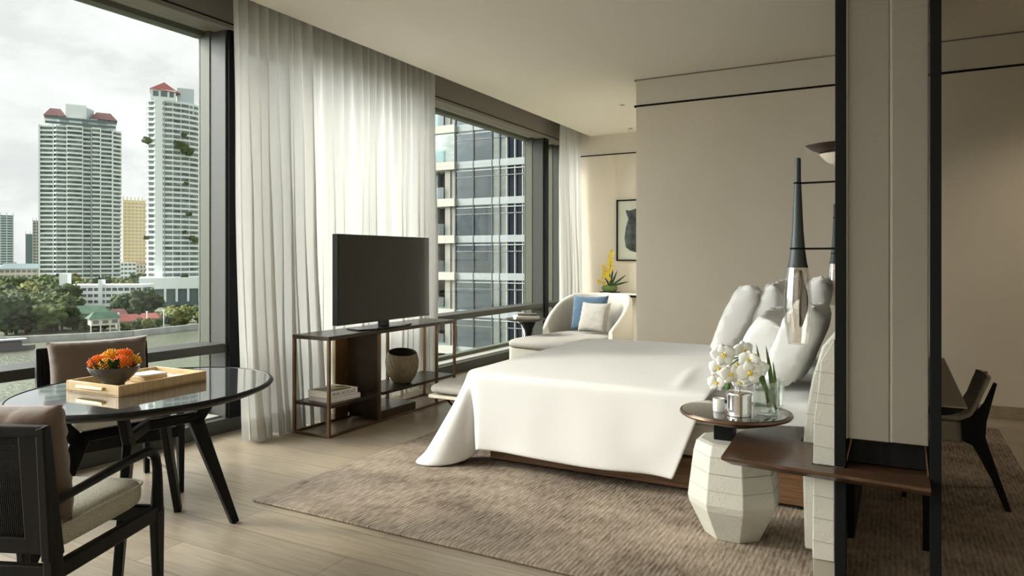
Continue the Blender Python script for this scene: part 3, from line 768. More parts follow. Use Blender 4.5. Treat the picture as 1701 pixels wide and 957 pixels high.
# ---------------------------------------------------------------- partition: black posts, leather panel, dark cabinet
struct('wall_partition', MB().box(-.198, -.172, 3.63, 5.955, 0, ZC), 'black_wood', smooth=0)
struct('wall_partition_return', MB().box(-.198, -.172, 6.005, 6.5, 0, ZC), 'black_wood', smooth=0)
t = thing('partition_frame', (-.02, 4.3, 0), 'tall black metal frame of two posts carrying the leather screen', 'partition')
for i, (x, w_) in enumerate(((-.209, .038), (.1055, .0355))):
    if i == 1:
        mesh('post', MB().box(x, x+w_, 2.972, 3.02, .014, ZC-.002), 'black_metal', t, bev=.002); continue
    mesh('post', MB().box(x, x+w_, 2.972, 3.02, .503, ZC-.002), 'black_metal', t, bev=.002)
    mesh('post', MB().box(x, x+w_, 2.972, 3.02, .014, .463), 'black_metal', t, bev=.002)
mesh('post', MB().box(-.20, -.165, 5.96, 6.0, .014, ZC-.002), 'black_metal', t, bev=.002)
for x in (-.20, .10): mesh('leg', MB().box(x, x+.026, 3.59, 3.616, .014, .50), 'black_metal', t, bev=.002)
t = thing('leather_screen', (-.04, 3.0, .61), 'tall taupe leather panel with a vertical seam hung between the black posts', 'screen')
mesh('panel', MB().box(-.168, -.024, 2.985, 3.02, .612, ZC-.003), 'panel_leather', t, bev=.004, seg=3)
mesh('panel', MB().box(-.018, .102, 2.985, 3.02, .614, ZC-.003), 'panel_leather', t, bev=.004, seg=3)
mesh('seam', MB().box(-.0265, -.0155, 2.990, 3.01, .613, ZC-.003), 'leather', t, bev=.002)
mesh('edge_piping', MB().box(-.1705, -.1665, 2.982, 3.0, .612, ZC-.003), 'leather', t)
t = thing('wardrobe_unit', (-.04, 3.3, .5), 'dark cabinet body rising behind the leather panel above the wooden shelf', 'cabinet')
mesh('body', MB().box(-.18, .10, 3.06, 3.60, .505, ZC-.003), 'black_wood', t, bev=.003)
mesh('bracket', MB().bar((-.155, 3.045, .607), (-.175, 3.03, .504), .004), 'brass_plate', t)
mesh('bracket', MB().bar((.092, 3.045, .607), (.10, 2.99, .504), .004), 'brass_plate', t)

# wooden bedside shelf
def taper(poly, z0, z1, inset):
    cx = sum(p[0] for p in poly)/len(poly); cy = sum(p[1] for p in poly)/len(poly)
    low = [(p[0]+(inset if p[0] < cx-.2 else 0), p[1]+(inset if p[1] < 2.95 else 0)) for p in poly]
    n = len(poly); mb = MB()
    mb.add([(x, y, z0) for x, y in low]+[(x, y, z1-.012) for x, y in poly]+[(x, y, z1) for x, y in poly],
           [tuple(range(n))[::-1], tuple(range(2*n, 3*n))]+[(k*n+i, k*n+(i+1) % n, (k+1)*n+(i+1) % n, (k+1)*n+i) for k in (0, 1) for i in range(n)])
    return mb
sh = taper([(-.625, 2.905), (.105, 2.845), (.105, 2.969), (.16, 2.969), (.10, 3.04), (-.20, 3.04), (-.20, 2.97)][:3]+[(-.292, 2.969), (-.292, 3.318), (-.37, 3.322), (-.37, 3.62), (-.585, 3.56), (-.645, 3.35)], .464, .50, .035)
t = thing('bedside_shelf', (-.3, 3.0, .464), 'dark walnut shelf with tapered edge beside the bed, passing the leather column', 'shelf')
mesh('slab', sh, 'walnut', t, bev=.002)
mesh('rear_slab', MB().box(-.168, .102, 2.969, 3.58, .472, .50), 'walnut', t)
tb = t

# faceted stool-table with round mirror top
t = thing('side_table', (-.69, 3.39, 0), 'round mirror-topped side table on a faceted cream leather base beside the bed', 'table')
bc = (-.672, 3.40)
def fac(n, prof, a0, c):
    mb = MB(); m = len(prof)
    mb.lathe(prof, (*c, 0), n, a0); return mb
mesh('base', fac(8, [(.132, .014), (.205, .16), (.212, .19), (.185, .40), (.172, .448), (.150, .456)], R(22), bc), 'leather', t, smooth=0, bev=.004, seg=3)
sm = MB()
for z, r in ((.255, .2040), (.33, .1953), (.402, .1850)):
    sm.tube([(bc[0]+r*math.cos(R(22)+k*PI/4), bc[1]+r*math.sin(R(22)+k*PI/4), z) for k in range(9)], .0013, 5)
mesh('stitching', sm, 'taupe_shell', t)
mesh('pedestal', MB().box(-.752, -.665, 3.34, 3.43, .456, .535), 'black_metal', t, bev=.002)
tc_ = (-.662, 3.385)
mesh('bowl_rim', MB().lathe([(.04, .520), (.10, .530), (.215, .562), (.248, .574), (.254, .582), (.250, .590), (.240, .589)], (*tc_, 0), 80), 'copper_rim', t, smooth=50)
mesh('mirror_top', MB().lathe([(.240, .583), (.240, .5925), (.232, .5945), (.0, .5945)], (*tc_, 0), 80), 'mirror_top', t, smooth=50)
ZT2 = .5955

# objects on the round side table
def onT(u, v):  # a place on the top from its bearing
    a = (u-850.5)/FPX; k = (EYE-ZT2)/((v-430)/FPX); p = (FW+RT*a)*k; return (p.x, p.y, ZT2)
p = onT(1228, 690)
t = thing('chrome_jar', p, 'lidded polished chrome jar with ribbed sides on the round side table', 'jar')
prof = [(.052, 0), (.053, .004), (.053, .095)]
mb = MB(); n = 64
mb.lathe([(r+.0, z) for r, z in prof], p, 28); mesh('body', mb, 'chrome', t, smooth=0)
mesh('lid', MB().lathe([(.056, .095), (.056, .104), (.053, .107), (.0, .109)], p, 48), 'chrome', t, smooth=50)
mesh('knob', MB().lathe([(.006, .108), (.005, .118), (.010, .122), (.011, .127), (.007, .133), (0, .135)], p, 20), 'chrome', t)
p = onT(1194, 683)
t = thing('frosted_cup', p, 'small frosted white cup at the left of the round side table', 'cup')
mesh('cup', MB().lathe([(.024, 0), (.026, .003), (.027, .06), (.025, .06), (.024, .005), (0, .004)], p, 32), 'white_gloss', t, smooth=50)
p = onT(1272, 688); VP = Vector(p)
t = thing('glass_vase', p, 'clear cylindrical glass vase holding the white orchids and long leaves', 'vase')
mesh('wall', MB().lathe([(.05, 0), (.054, .004), (.054, .15), (.050, .15), (.050, .022), (0, .02)], p, 48), 'clear_glass', t, smooth=50)
mesh('water', MB().lathe([(0, .023), (.0495, .023), (.0495, .06), (0, .06)], p, 40), 'clear_glass', t, smooth=50)
p = onT(1290, 676)
t = thing('tumbler', p, 'tall thin clear glass tumbler behind the vase on the round side table', 'glass')
mesh('wall', MB().lathe([(.030, 0), (.033, .003), (.036, .13), (.034, .13), (.030, .01), (0, .008)], p, 36), 'clear_glass', t, smooth=50)
# white orchids
def dpt(u, v, dep):
    p = FW*dep+RT*((u-850.5)/FPX*dep); return Vector((p.x, p.y, zat(v, dep)))
VD = FW.dot(Vector((VP.x, VP.y, 0)))
def orchid(c, r, face, seed, label):
    rnd = random.Random(seed); t = thing('orchid_bloom', tuple(c), label, 'flower', 'white orchids leaning out of the vase')
    f = Vector(face).normalized(); u = f.cross(Vector((0, 0, 1))).normalized(); v = u.cross(f).normalized()
    mb = MB()
    rot = rnd.uniform(-.3, .3)
    for k in range(5):
        a = rot+PI/2+k*2*PI/5; big = k in (1, 4); L_ = r*(1.0 if not big else 1.12); W_ = r*(.85 if not big else 1.28); cup_ = rnd.uniform(-.02, .22)*r
        d = u*math.cos(a)+v*math.sin(a); s = f.cross(d)
        def fn(x, y, d=d, s=s, L_=L_, W_=W_, cup_=cup_):
            ww = W_*math.sin(PI*min(1, .12+.88*x))**.75 if x < .999 else 0
            return tuple(Vector(c)+d*L_*(.06+x*.94)+s*(y-.5)*ww+f*(cup_*math.sin(PI*x*.9)-.18*r*(2*y-1)**2*x-.10*r*x*x+(.05*r if k in (1, 4) else 0)))
        mb.grid(fn, 9, 7)
    mesh('petals', mb, 'petal', t, smooth=80, solid=.0009)
    lp = MB()
    for s_ in (-1, 0, 1):
        d = (v*(-.5 if s_ == 0 else .15)+u*s_*.35+f*.8).normalized()
        lp.blob(tuple(Vector(c)+d*r*.20), r*.11, seed+s_, .2, 10, 7)
    mesh('lip', lp, 'petal_yellow', t)
    return t
ol = [(1202, 590, -.06, .048, 'white orchid bloom at the top left of the arrangement'), (1235, 582, .0, .040, 'white orchid bloom at the crown of the arrangement'), (1244, 598, -.06, .040, 'white orchid bloom just below the crown one'),
      (1194, 612, -.03, .040, 'white orchid bloom at the left edge, second from top'), (1214, 622, -.08, .042, 'white orchid bloom in the middle left of the bunch'), (1245, 620, -.09, .052, 'largest white orchid bloom facing the front, centre right'),
      (1226, 606, .03, .042, 'white orchid bloom at the back of the bunch'), (1190, 636, -.02, .036, 'white orchid bloom low at the left edge, half drooping'), (1262, 612, .0, .036, 'white orchid bloom at the right edge beside the long leaves'), (1230, 636, -.02, .036, 'white orchid bloom low in the centre above the chrome jar')]
rnd = random.Random(12)
ocs = []
for i, (u, v, dd, r, lb) in enumerate(ol):
    c = dpt(u, v, VD+dd); fc = (-FW*1.0+RT*rnd.uniform(-.55, .35)+Vector((0, 0, rnd.uniform(-.25, .35)))); orchid(c, r*1.08, fc, i+3, lb); ocs.append(c)
mb = MB(); b0 = VP+Vector((.01, 0, .03))
for k in range(2):
    pts_ = [b0, VP+Vector((-.01, .0, .15)), dpt(1262, 612, VD), dpt(1236, 590, VD+.02-k*.04), dpt(1206, 600+12*k, VD-.01-.03*k), dpt(1190, 632-8*k, VD-.01)]
    sm_ = []
    for q in range(len(pts_)-1):
        for j in range(5): sm_.append(pts_[q].lerp(pts_[q+1], j/5))
    for _ in range(3): sm_ = [sm_[0]]+[(sm_[q-1]+sm_[q]*2+sm_[q+1])/4 for q in range(1, len(sm_)-1)]+[sm_[-1]]
    mb.tube(sm_, .0028, 7)
for c in ocs: mb.tube([c+FW*.02, c+FW*.04+Vector((0, 0, -.01)), c+FW*.05], .002, 6)
mb.blob(tuple(dpt(1209, 642, VD-.04)), .013, 3, .1, 12, 8, (1, 1, 1.2))
t = thing('orchid_spray', tuple(b0), 'thin green arching orchid stems rising from the glass vase', 'stem')
mesh('stem', mb, 'leaf', t, smooth=60)
for i, (a_, b_, wd, bd) in enumerate((((1287, 688, -.01), (1272, 573, .03), .022, .01), ((1280, 682, .01), (1256, 570, .05), .018, -.01), ((1290, 690, -.04), (1252, 612, -.03), .022, .015), ((1250, 600, .03), (1189, 576, .04), .016, .022), ((1293, 680, .02), (1284, 600, .06), .016, .0))):
    mb = MB(); A_ = dpt(a_[0], a_[1], VD+a_[2]); A_.z = max(A_.z, ZT2+.03); B_ = dpt(b_[0], b_[1], VD+b_[2]); leafblade(mb, A_, B_, wd, bd, 14, .3, up=tuple(-FW*.9+Vector((0, 0, .2))))
    mesh('leaf_blade', mb, 'leaf', t, solid=.001, smooth=60)

# ---------------------------------------------------------------- glass reading lamps
def glass_lamp(x, y, px, label):
    t = thing('glass_lamp', (x, y, .95), label, 'lamp', 'teardrop glass bedside lamps')
    c = (x, y, 0)
    mesh('stem', MB().lathe([(.0105, 1.70), (.0115, 1.69), (.012, 1.62), (.0165, 1.52), (.0215, 1.41), (.027, 1.34), (.034, 1.285), (.039, 1.265)], c, 32), 'lamp_metal', t, smooth=50)
    mesh('collar', MB().lathe([(.0285, 1.337), (.031, 1.34), (.0285, 1.344)], c, 32, cap=False), 'black_metal', t)
    mesh('collar', MB().lathe([(.0145, 1.597), (.017, 1.60), (.0145, 1.604)], c, 32, cap=False), 'black_metal', t)
    mesh('arm', MB().tube([(x, y, 1.60), (px, y, 1.60)], .004, 8), 'black_metal', t)
    mesh('arm', MB().tube([(x, y, 1.34), (px, y, 1.34)], .004, 8), 'black_metal', t)
    gp = [(.038, 1.266), (.044, 1.23), (.050, 1.17), (.052, 1.11), (.049, 1.05), (.041, .99), (.036, .962), (.030, .962), (.035, .99), (.043, 1.05), (.046, 1.11), (.044, 1.17), (.038, 1.23), (.033, 1.262)]
    mesh('glass_shade', MB().lathe(gp, c, 40, cap=False), 'smoke_glass', t, smooth=60)
    n = 20; mb = MB()
    def fn(u, v):
        z = 1.255-.225*u; hw = .004+.016*math.sin(PI*max(0, (u-.18))/.82)**1.0 if u > .18 else .004
        if u > .995: hw = .0005
        return (x+.010+.012*math.sin(PI*u)+(v-.5)*2*hw*.80, y+(v-.5)*2*hw*-.35+.004*math.sin(PI*v), z)
    mb.grid(fn, 24, 7); mesh('inner_blade', mb, 'black_metal', t, solid=.006, smooth=60)
mat('lamp_metal', (.045, .055, .055), .45, .4)
glass_lamp(-.346, 3.0, -.2095, 'teardrop clear glass lamp with long dark stem hanging before the near pillows')
glass_lamp(-.395, 5.62, -.2, 'second teardrop glass lamp on the far bedside, half hidden by the black post')
# upward sconce
t = thing('wall_sconce', (-.19, 3.3, 1.70), 'bowl-shaped sconce with dark flat brim and cream bowl beside the black post', 'lamp')
mesh('brim', MB().lathe([(.0, 1.748), (.09, 1.748), (.135, 1.768), (.160, 1.787), (.155, 1.788), (0, 1.786)], (-.19, 3.30, 0), 48, sy=.7), 'bronze_dark', t, smooth=50)
mesh('bowl', MB().lathe([(.0, 1.694), (.04, 1.697), (.075, 1.715), (.10, 1.742), (.105, 1.748), (.0, 1.748)], (-.19, 3.30, 0), 48, sy=.7), 'shade_cream', t, smooth=50)

# ================================================================ DESK AND DESK CHAIR behind the partition
t = thing('desk', (.1, 4.0, .69), 'taupe desk top with tapered corner showing right of the black post', 'desk')
dk = MB(); n = 14
pl = [(-.149, 3.62), (.10, 3.62), (.10, 3.27), (.242, 3.27), (.242, 4.82), (-.149, 4.82)]
dk.prism(pl, .712, .72)
mesh('top', dk, 'taupe_shell', t, bev=.001)
def dfn(u, v):
    a = PI/2*v
    return (.238-.125*(1-math.cos(a)), 3.274+1.54*u, .712-.035*math.sin(a))
mesh('underside', MB().prism([(.238, .712), (.22, .697), (.19, .684), (.15, .678), (.112, .678), (.112, .712)], 3.274, 4.81, 'y'), 'black_wood', t)
mesh('leg', MB().box(-.145, -.115, 4.75, 4.78, .0, .712), 'black_metal', t)
mesh('leg', MB().box(.03, .055, 4.62, 4.645, .0, .678), 'black_metal', t) if False else None
t = thing('desk_chair', (.27, 4.55, 0), 'low taupe desk chair with black wooden side frame and splayed legs', 'chair')
cy0_, cy1_ = 4.36, 4.78
def shell(u, v):
    # profile along u: seat front -> seat back -> backrest top
    P_ = [(-.02, .452), (.02, .462), (.10, .458), (.20, .450), (.285, .450), (.335, .475), (.37, .53), (.40, .60), (.425, .655), (.432, .672)]
    k = u*(len(P_)-1); i = min(int(k), len(P_)-2); f = k-i; x = P_[i][0]*(1-f)+P_[i+1][0]*f; z = P_[i][1]*(1-f)+P_[i+1][1]*f
    y = cy0_+(cy1_-cy0_)*v; s = (2*v-1)**2; x -= .045*s*max(0, (u-.5))*1.3; z += .012*s-.015*s*max(0, u-.8)*4
    return (x, y, z)
mesh('shell', MB().grid(shell, 40, 14), 'taupe_shell', t, solid=.022, smooth=70)
mesh('seat_base', MB().box(-.02, .31, cy0_+.012, cy1_-.012, .33, .445), 'taupe_shell', t, bev=.02, seg=4)
for y in (cy0_-.012, cy1_-.012):
    fr = MB().prism([(.295, .455), (.345, .478), (.395, .56), (.435, .665), (.45, .66), (.425, .55), (.405, .46), (.40, .38), (.47, .15), (.515, .0), (.488, .0), (.43, .16), (.345, .33), (.30, .35)], y, y+.024, 'y')
    mesh('rear_leg', fr, 'black_wood', t, bev=.003)
    mesh('front_leg', MB().bar((.03, y+.012, .34), (.035, y+.012, .0), .026, .03, up=(1, 0, 0), w2=.020, h2=.022), 'black_wood', t, bev=.002)

# ================================================================ BENCH at the foot of the bed
t = thing('bench', (-2.62, 4.5, 0), 'low cushioned bench with thin crossed black legs at the foot of the bed', 'bench')
bx0, bx1, by0_, by1_ = -2.90, -2.47, 4.05, 5.35
def cush(x0, x1, y0, y1, z0, z1, p=.25):
    cx, cy, cz = (x0+x1)/2, (y0+y1)/2, (z0+z1)/2
    def se(c, q): return math.copysign(abs(c)**q, c)
    def fn(u, v):
        a = 2*PI*u; b = PI*(v*.996+.002)-PI/2
        return (cx+(x1-x0)/2*se(math.cos(a), p)*se(math.cos(b), .35), cy+(y1-y0)/2*se(math.sin(a), p*.6)*se(math.cos(b), .35), cz+(z1-z0)/2*se(math.sin(b), .6))
    return MB().grid(fn, 72, 18, True, True)
mesh('cushion', cush(bx0, bx1, by0_, by1_, .345, .425), 'chaise_seat', t, smooth=70)
mesh('seat_frame', MB().box(bx0+.01, bx1-.01, by0_+.01, by1_-.01, .325, .348), 'shade_cream', t, bev=.004)
for y in (by0_+.15, by1_-.15):
    mesh('leg', MB().bar((bx0+.04, y, .325), (bx1-.04, y, .016), .012, .012), 'black_metal', t)
    mesh('leg', MB().bar((bx1-.04, y+.015, .325), (bx0+.04, y+.015, .016), .012, .012), 'black_metal', t)
    mesh('leg_foot', MB().box(bx1-.12, bx1-.0, y-.015, y+.03, .015, .03), 'black_metal', t, bev=.003)

# ================================================================ CHAISE and side table in the far corner
ca = R(68)    # long direction of the chaise: footrest toward the window/camera, shell at the back
cc = Vector((-3.18, 7.6, 0))
t = thing('chaise', tuple(cc), 'cream upholstered chaise with curved tub back in the window corner', 'chaise', rz=R(80))
# local: x = forward (towards footrest) is -x ; build with foot toward -x, width on y
def shell2(u, v, inner=False):
    a = -PI*.5-.42+(PI+.84)*u       # around the back
    k = abs(2*u-1); top = .86-.02*k-.36*max(0, (k-.38)/.62)**1.7
    ex = 1.0
    rx, ry = (.47, .50); th = .075
    if inner: rx -= th; ry -= th
    z0 = .06 if not inner else .30
    zz = z0+(top-z0)*v
    bulge = 1+.05*math.sin(PI*min(1, v*1.1))*(0 if inner else 1)+(.05*v if inner else .04*v)
    x = .05+rx*math.cos(a)*bulge; y = ry*math.sin(a)*bulge
    if a < -PI/2: x = .05+rx*math.cos(a)*bulge-.10*(abs(a)-PI/2)
    if a > PI/2: x = .05+rx*math.cos(a)*bulge-.10*(abs(a)-PI/2)
    return (x, y, zz)
NU, NV = 60, 14
mb = MB(); A = [[shell2(i/(NU-1), j/(NV-1)) for j in range(NV)] for i in range(NU)]
B = [[shell2(i/(NU-1), 1-j/(NV-1), True) for j in range(NV)] for i in range(NU)]
ring = []
for i in range(NU):
    a_, b_ = Vector(A[i][-1]), Vector(B[i][0]); mid = (a_+b_)/2+Vector((0, 0, .028))
    ring.append(A[i]+[tuple(a_.lerp(mid, .6)+Vector((0, 0, .008))), tuple(mid), tuple(b_.lerp(mid, .6)+Vector((0, 0, .008)))]+B[i])
nn = len(ring[0])
for r_ in ring: mb.v += r_
mb.f += [(i*nn+j, (i+1)*nn+j, (i+1)*nn+j+1, i*nn+j+1) for i in range(NU-1) for j in range(nn-1)]
mb.f += [tuple(range(nn)), tuple((NU-1)*nn+j for j in range(nn))[::-1]]
mesh('back_shell', mb, 'chaise_cloth', t, local=True, smooth=70)
def rr(x0, x1, y0, y1, r, n=6):
    P_ = []
    for cx, cy, a0 in ((x1-r, y1-r, 0), (x0+r, y1-r, 90), (x0+r, y0+r, 180), (x1-r, y0+r, 270)):
        for k in range(n+1): P_.append((cx+r*math.cos(R(a0+90*k/n)), cy+r*math.sin(R(a0+90*k/n))))
    return P_
mesh('base', MB().prism(rr(-.98, .42, -.40, .40, .10), .07, .335), 'chaise_cloth', t, local=True, bev=.012, seg=3)
mesh('seat_cushion', cush(-1.0, .44, -.41, .41, .32, .44, .3), 'chaise_seat', t, local=True, smooth=70)
for x in (-.85, .3):
    for y in (-.3, .3): mesh('foot', MB().box(x-.02, x+.02, y-.02, y+.02, 0, .075), 'black_wood', t, local=True)
CM = Matrix.Translation(cc) @ Matrix.Rotation(R(80), 4, 'Z')
def cushion_on(lx, ly, lz, w, h, th, lean, rz, m, label, seed, name='scatter_cushion'):
    M = CM @ Matrix.Translation((lx, ly, lz)) @ Matrix.Rotation(R(rz), 4, 'Z') @ Matrix.Rotation(R(lean), 4, 'Y')
    mb = pillow_mesh(name, None, m, w, h, th, M, seed, pinch=.09, n=26)
    p = M @ Vector((0, 0, 0)); o = solo(name, mb, m, label, 'cushion', tuple(p), 'scatter cushions on the chaise', smooth=70); wd = o.modifiers.new('weld', 'WELD'); wd.merge_threshold = .0006
cushion_on(.18, .06, .655, .46, .44, .14, 14, 8, 'blue_cloth', 'larger square blue cushion leaning on the chaise back', 21)
cushion_on(.0, -.12, .625, .38, .36, .12, 20, 0, 'grey_cloth', 'smaller square light grey cushion in front of the blue one', 22)

sc_ = at(874, 8.05)
t = thing('corner_table', (sc_[0], sc_[1], 0), 'small round dark side table with curved bracket between rail and chaise', 'table')
cx, cy = sc_[0], sc_[1]
mesh('top', MB().lathe([(.0, .585), (.12, .585), (.20, .597), (.232, .612), (.235, .618), (.0, .62)], (cx, cy, 0), 48), 'bronze_dark', t, smooth=50)
mesh('bracket', MB().tube([(cx-.12, cy, .585), (cx-.06, cy, .56), (cx-.02, cy, .48), (cx, cy, .36)], [.014, .016, .018, .02], 10), 'chrome', t)
mesh('column', MB().lathe([(.07, .0), (.06, .10), (.035, .3), (.03, .40), (.045, .50), (.09, .585)], (cx+.03, cy, 0), 24), 'black_metal', t)
mesh('base', MB().lathe([(.16, 0), (.16, .012), (.05, .03), (0, .03)], (cx+.02, cy, 0), 32), 'black_metal', t)
gb = 'books on the corner table'
book(cx, cy, .621, .27, .20, .030, R(-52), 'paper', 'larger white book at the bottom on the small corner table', gb)
book(cx+.01, cy+.01, .652, .22, .16, .022, R(-62), 'cover_dark', 'smaller dark-covered book on top on the small corner table', gb)

# ---------------------------------------------------------------- alcove: marble shelf, yellow orchids, framed picture
t = thing('alcove_shelf', (-3.1, 9.6, .8), 'slim marble wall shelf with dark underside in the alcove', 'shelf')
mesh('marble_top', MB().box(-3.86, XB-.001, 9.44, 9.775, .79, .815), 'marble', t, bev=.002)
mesh('apron', MB().box(-3.83, XB-.001, 9.46, 9.775, .755, .79), 'black_metal', t)
for x in (-3.83, -2.40): mesh('leg', MB().box(x, x+.03, 9.70, 9.73, 0, .755), 'black_metal', t)
pp_ = Vector((-3.64, 9.60, .816))
t = thing('orchid_pot', tuple(pp_), 'low round glass pot with green moss on the alcove shelf', 'pot')
mesh('pot', MB().lathe([(.06, 0), (.10, .02), (.115, .06), (.10, .10), (.095, .10), (.0, .095)], tuple(pp_), 36), 'moss', t, smooth=50)
mesh('saucer', MB().lathe([(.15, .0), (.16, .006), (0, .006)], tuple(pp_), 36), 'black_metal', t)
t = thing('yellow_orchid', tuple(pp_+Vector((0, 0, .1))), 'yellow orchid plant with upright flower spikes in the alcove pot', 'orchid')
rnd = random.Random(31)
for k, (dx, dz, n_) in enumerate(((-.10, .36, 9), (.03, .58, 13), (-.03, .30, 7), (-.15, .14, 4))):
    b0 = pp_+Vector((dx*.2, 0, .09)); tp = pp_+Vector((dx, -.01, dz+.03))
    mesh('stem', MB().tube([b0, b0.lerp(tp, .5)+Vector((-.01, 0, 0)), tp], .004, 6), 'leaf', t)
    fm = MB()
    for j in range(n_):
        p = b0.lerp(tp, .42+.58*j/n_)+Vector((rnd.uniform(-.03, .03), rnd.uniform(-.03, .01), 0))
        for q in range(5):
            a = q*2*PI/5+rnd.uniform(0, .5); r = .035
            d = Vector((math.cos(a), -.35, math.sin(a)))
            leafblade(fm, p, p+d*r, .022, .004, 5, .2, up=(0, 1, 0))
    mesh('flower_spike', fm, 'petal_yellow', t, solid=.001)
lf = [(-.02, .30, .06), (.12, .32, .03), (.26, .26, .02), (.30, .16, .03), (.05, .40, .04), (-.08, .22, .03), (.18, .2, -.02)]
for dx, dz, bd in lf:
    mb = MB(); leafblade(mb, pp_+Vector((dx*.1, 0, .09)), pp_+Vector((dx, -.02, dz)), .028, bd, 12, .3, up=(0, 1, .2)); mesh('leaf_blade', mb, 'leaf_dark', t, solid=.001)
t = thing('framed_picture', (-3.1, 9.77, 1.27), 'black-framed abstract picture of a dark vase-like shape on the alcove wall', 'picture')
fx0, fx1, fz0, fz1 = -3.60, -2.78, 1.268, 2.160
fr = MB().box(fx0, fx0+.02, 9.765, 9.795, fz0, fz1).box(fx1-.02, fx1, 9.765, 9.795, fz0, fz1).box(fx0+.02, fx1-.02, 9.765, 9.795, fz0, fz0+.02).box(fx0+.02, fx1-.02, 9.765, 9.795, fz1-.02, fz1)
mesh('frame', fr, 'black_metal', t)
mesh('mount', MB().box(fx0+.02, fx1-.02, 9.780, 9.79, fz0+.02, fz1-.02), 'art_paper', t)
mat('ink_shape', (.030, .032, .034), .8, var=.5, vs=9, var2=(.14, .155, .15))
sh_ = [(-3.46, 2.01), (-3.40, 2.0), (-3.33, 2.02), (-3.25, 2.04), (-3.10, 2.0), (-3.00, 1.90), (-2.95, 1.70), (-3.0, 1.50), (-3.10, 1.40), (-3.28, 1.385), (-3.40, 1.42), (-3.46, 1.47), (-3.48, 1.60), (-3.46, 1.75), (-3.42, 1.88), (-3.455, 1.97)]
mesh('ink_shape', MB().prism(sh_, 9.7785, 9.7805, 'y'), 'ink_shape', t)
mesh('picture_glass', MB().box(fx0+.02, fx1-.02, 9.774, 9.776, fz0+.02, fz1-.02), 'pane', t)

# ================================================================ THE CITY OUTSIDE
GZ = -20.7; WZ = -21.7
def cam_rot(u): return YAW-math.atan((u-850.5)/FPX)
tag(mesh('river', MB().box(-2500, 900, -900, 900, WZ-.5, WZ), 'water', origin=(0, 0, 0), smooth=0), kind='structure')
# far bank as land with a stone quay following the shore
bank = [(-420, 577), (-200, 574), (0, 571), (60, 568), (140, 564), (220, 559), (300, 550), (345, 545), (500, 536), (700, 528), (950, 520)]
bp_ = []
for u, v in bank:
    dep = (EYE-WZ)*FPX/(v-430); p = at(u, dep); bp_.append((p[0], p[1]))
far_ = [at(950, 2600)[:2], at(-420, 2600)[:2]]
tag(mesh('far_shore', MB().prism(bp_+far_, WZ-.4, GZ-.4), 'ground', origin=(0, 0, 0), smooth=0), kind='structure')
mb = MB()
for a, b_ in zip(bp_[:-1], bp_[1:]): mb.bar((a[0], a[1], WZ+.8), (b_[0], b_[1], WZ+.8), 1.0, 1.9)
quay = tag(mesh('quay_wall', mb, 'bank_stone', origin=(0, 0, 0), smooth=0), 'long low stone quay wall along the far river bank', 'wall')
near_ = MB().box(-60, 40, -60, 70, GZ-6, GZ-1.2)
tag(mesh('hotel_grounds', near_, 'bank_stone', origin=(0, 0, 0), smooth=0), kind='structure')

def facing(u, dep, z=GZ):  # local frame: x across the view, y away, z up
    p = at(u, dep, z); return p, YAW-math.atan((u-850.5)/FPX)
def banded_tower(name, u, dep, wpx, vtop, fpx, label, roofm, plan, bays, zoff=0, group=None, yaw=0, taper_=False):
    s = dep/FPX; W = wpx*s; fh = fpx*s
    p, rz = facing(u, dep); t = thing(name, p, label, 'building', group, rz+yaw)
    Ht = zat(vtop, dep)-GZ; nf = int(Ht/fh)
    core = MB().prism([(x*.965*W/2, y*.965*W/2) for x, y in plan], 0, Ht, 'z')
    mesh('dark_core', core, 'tower_dark', t, local=True, smooth=0)
    n = len(plan); c3 = max(1, nf//3)
    bd = MB()
    for k in range(nf+1):
        z = k*fh; bd.prism([(x*W/2, y*W/2) for x, y in plan], z, z+fh*.40)
    mesh('balcony_bands', bd, 'tower_white', t, local=True, smooth=0)
    pr_ = MB()
    for (x, y, w_) in bays:
        pr_.box(x*W/2-w_*W/2, x*W/2+w_*W/2, y*W/2-.012*W, y*W/2+.06*W, 0, Ht+fh*.4)
    if bays: mesh('vertical_ribs', pr_, 'tower_white', t, local=True, smooth=0)
    return t, W, Ht, fh, s
# left tower
plan1 = [(-.97, -.35), (-.66, -.48), (-.58, -.60), (-.36, -.60), (-.30, -.72), (.02, -.72), (.05, -.56), (.22, -.56), (.26, -.68), (.44, -.68), (.47, -.58), (.72, -.56), (.78, -.44), (.97, -.30), (1.0, .5), (-1.0, .5)]
ribs1 = [(-.64, -.50, .012), (-.33, -.66, .012), (.03, -.66, .014), (.24, -.60, .014), (.45, -.66, .014), (.74, -.56, .02), (-.96, -.36, .02)]
t, W, Ht, fh, s = banded_tower('residential_tower', 135, 480, 119, 219, 7.15, 'broad white residential tower with maroon roof, left of the pair', 'roof_maroon', plan1, ribs1)
mesh('crown_block', MB().prism([(x*W/2*.86, y*W/2*.86) for x, y in plan1], Ht, Ht+fh*2.4), 'tower_white', t, local=True, smooth=0)
mesh('crown_windows', MB().box(-W*.41, W*.41, -W*.325, -W*.30, Ht+fh*.55, Ht+fh*1.05).box(-W*.41, W*.41, -W*.325, -W*.30, Ht+fh*1.6, Ht+fh*2.1), 'teal_glass', t, local=True, smooth=0)
def hip(x0, x1, y0, y1, z0, z1, ins, insy=None):
    insy = ins if insy is None else insy; mb = MB()
    a = [(x0, y0, z0), (x1, y0, z0), (x1, y1, z0), (x0, y1, z0), (x0+ins, y0+insy, z1), (x1-ins, y0+insy, z1), (x1-ins, y1-insy, z1), (x0+ins, y1-insy, z1)]
    return mb.add(a, [(3, 2, 1, 0), (4, 5, 6, 7), (0, 1, 5, 4), (1, 2, 6, 5), (2, 3, 7, 6), (3, 0, 4, 7)])
z_ = Ht+fh*2.4
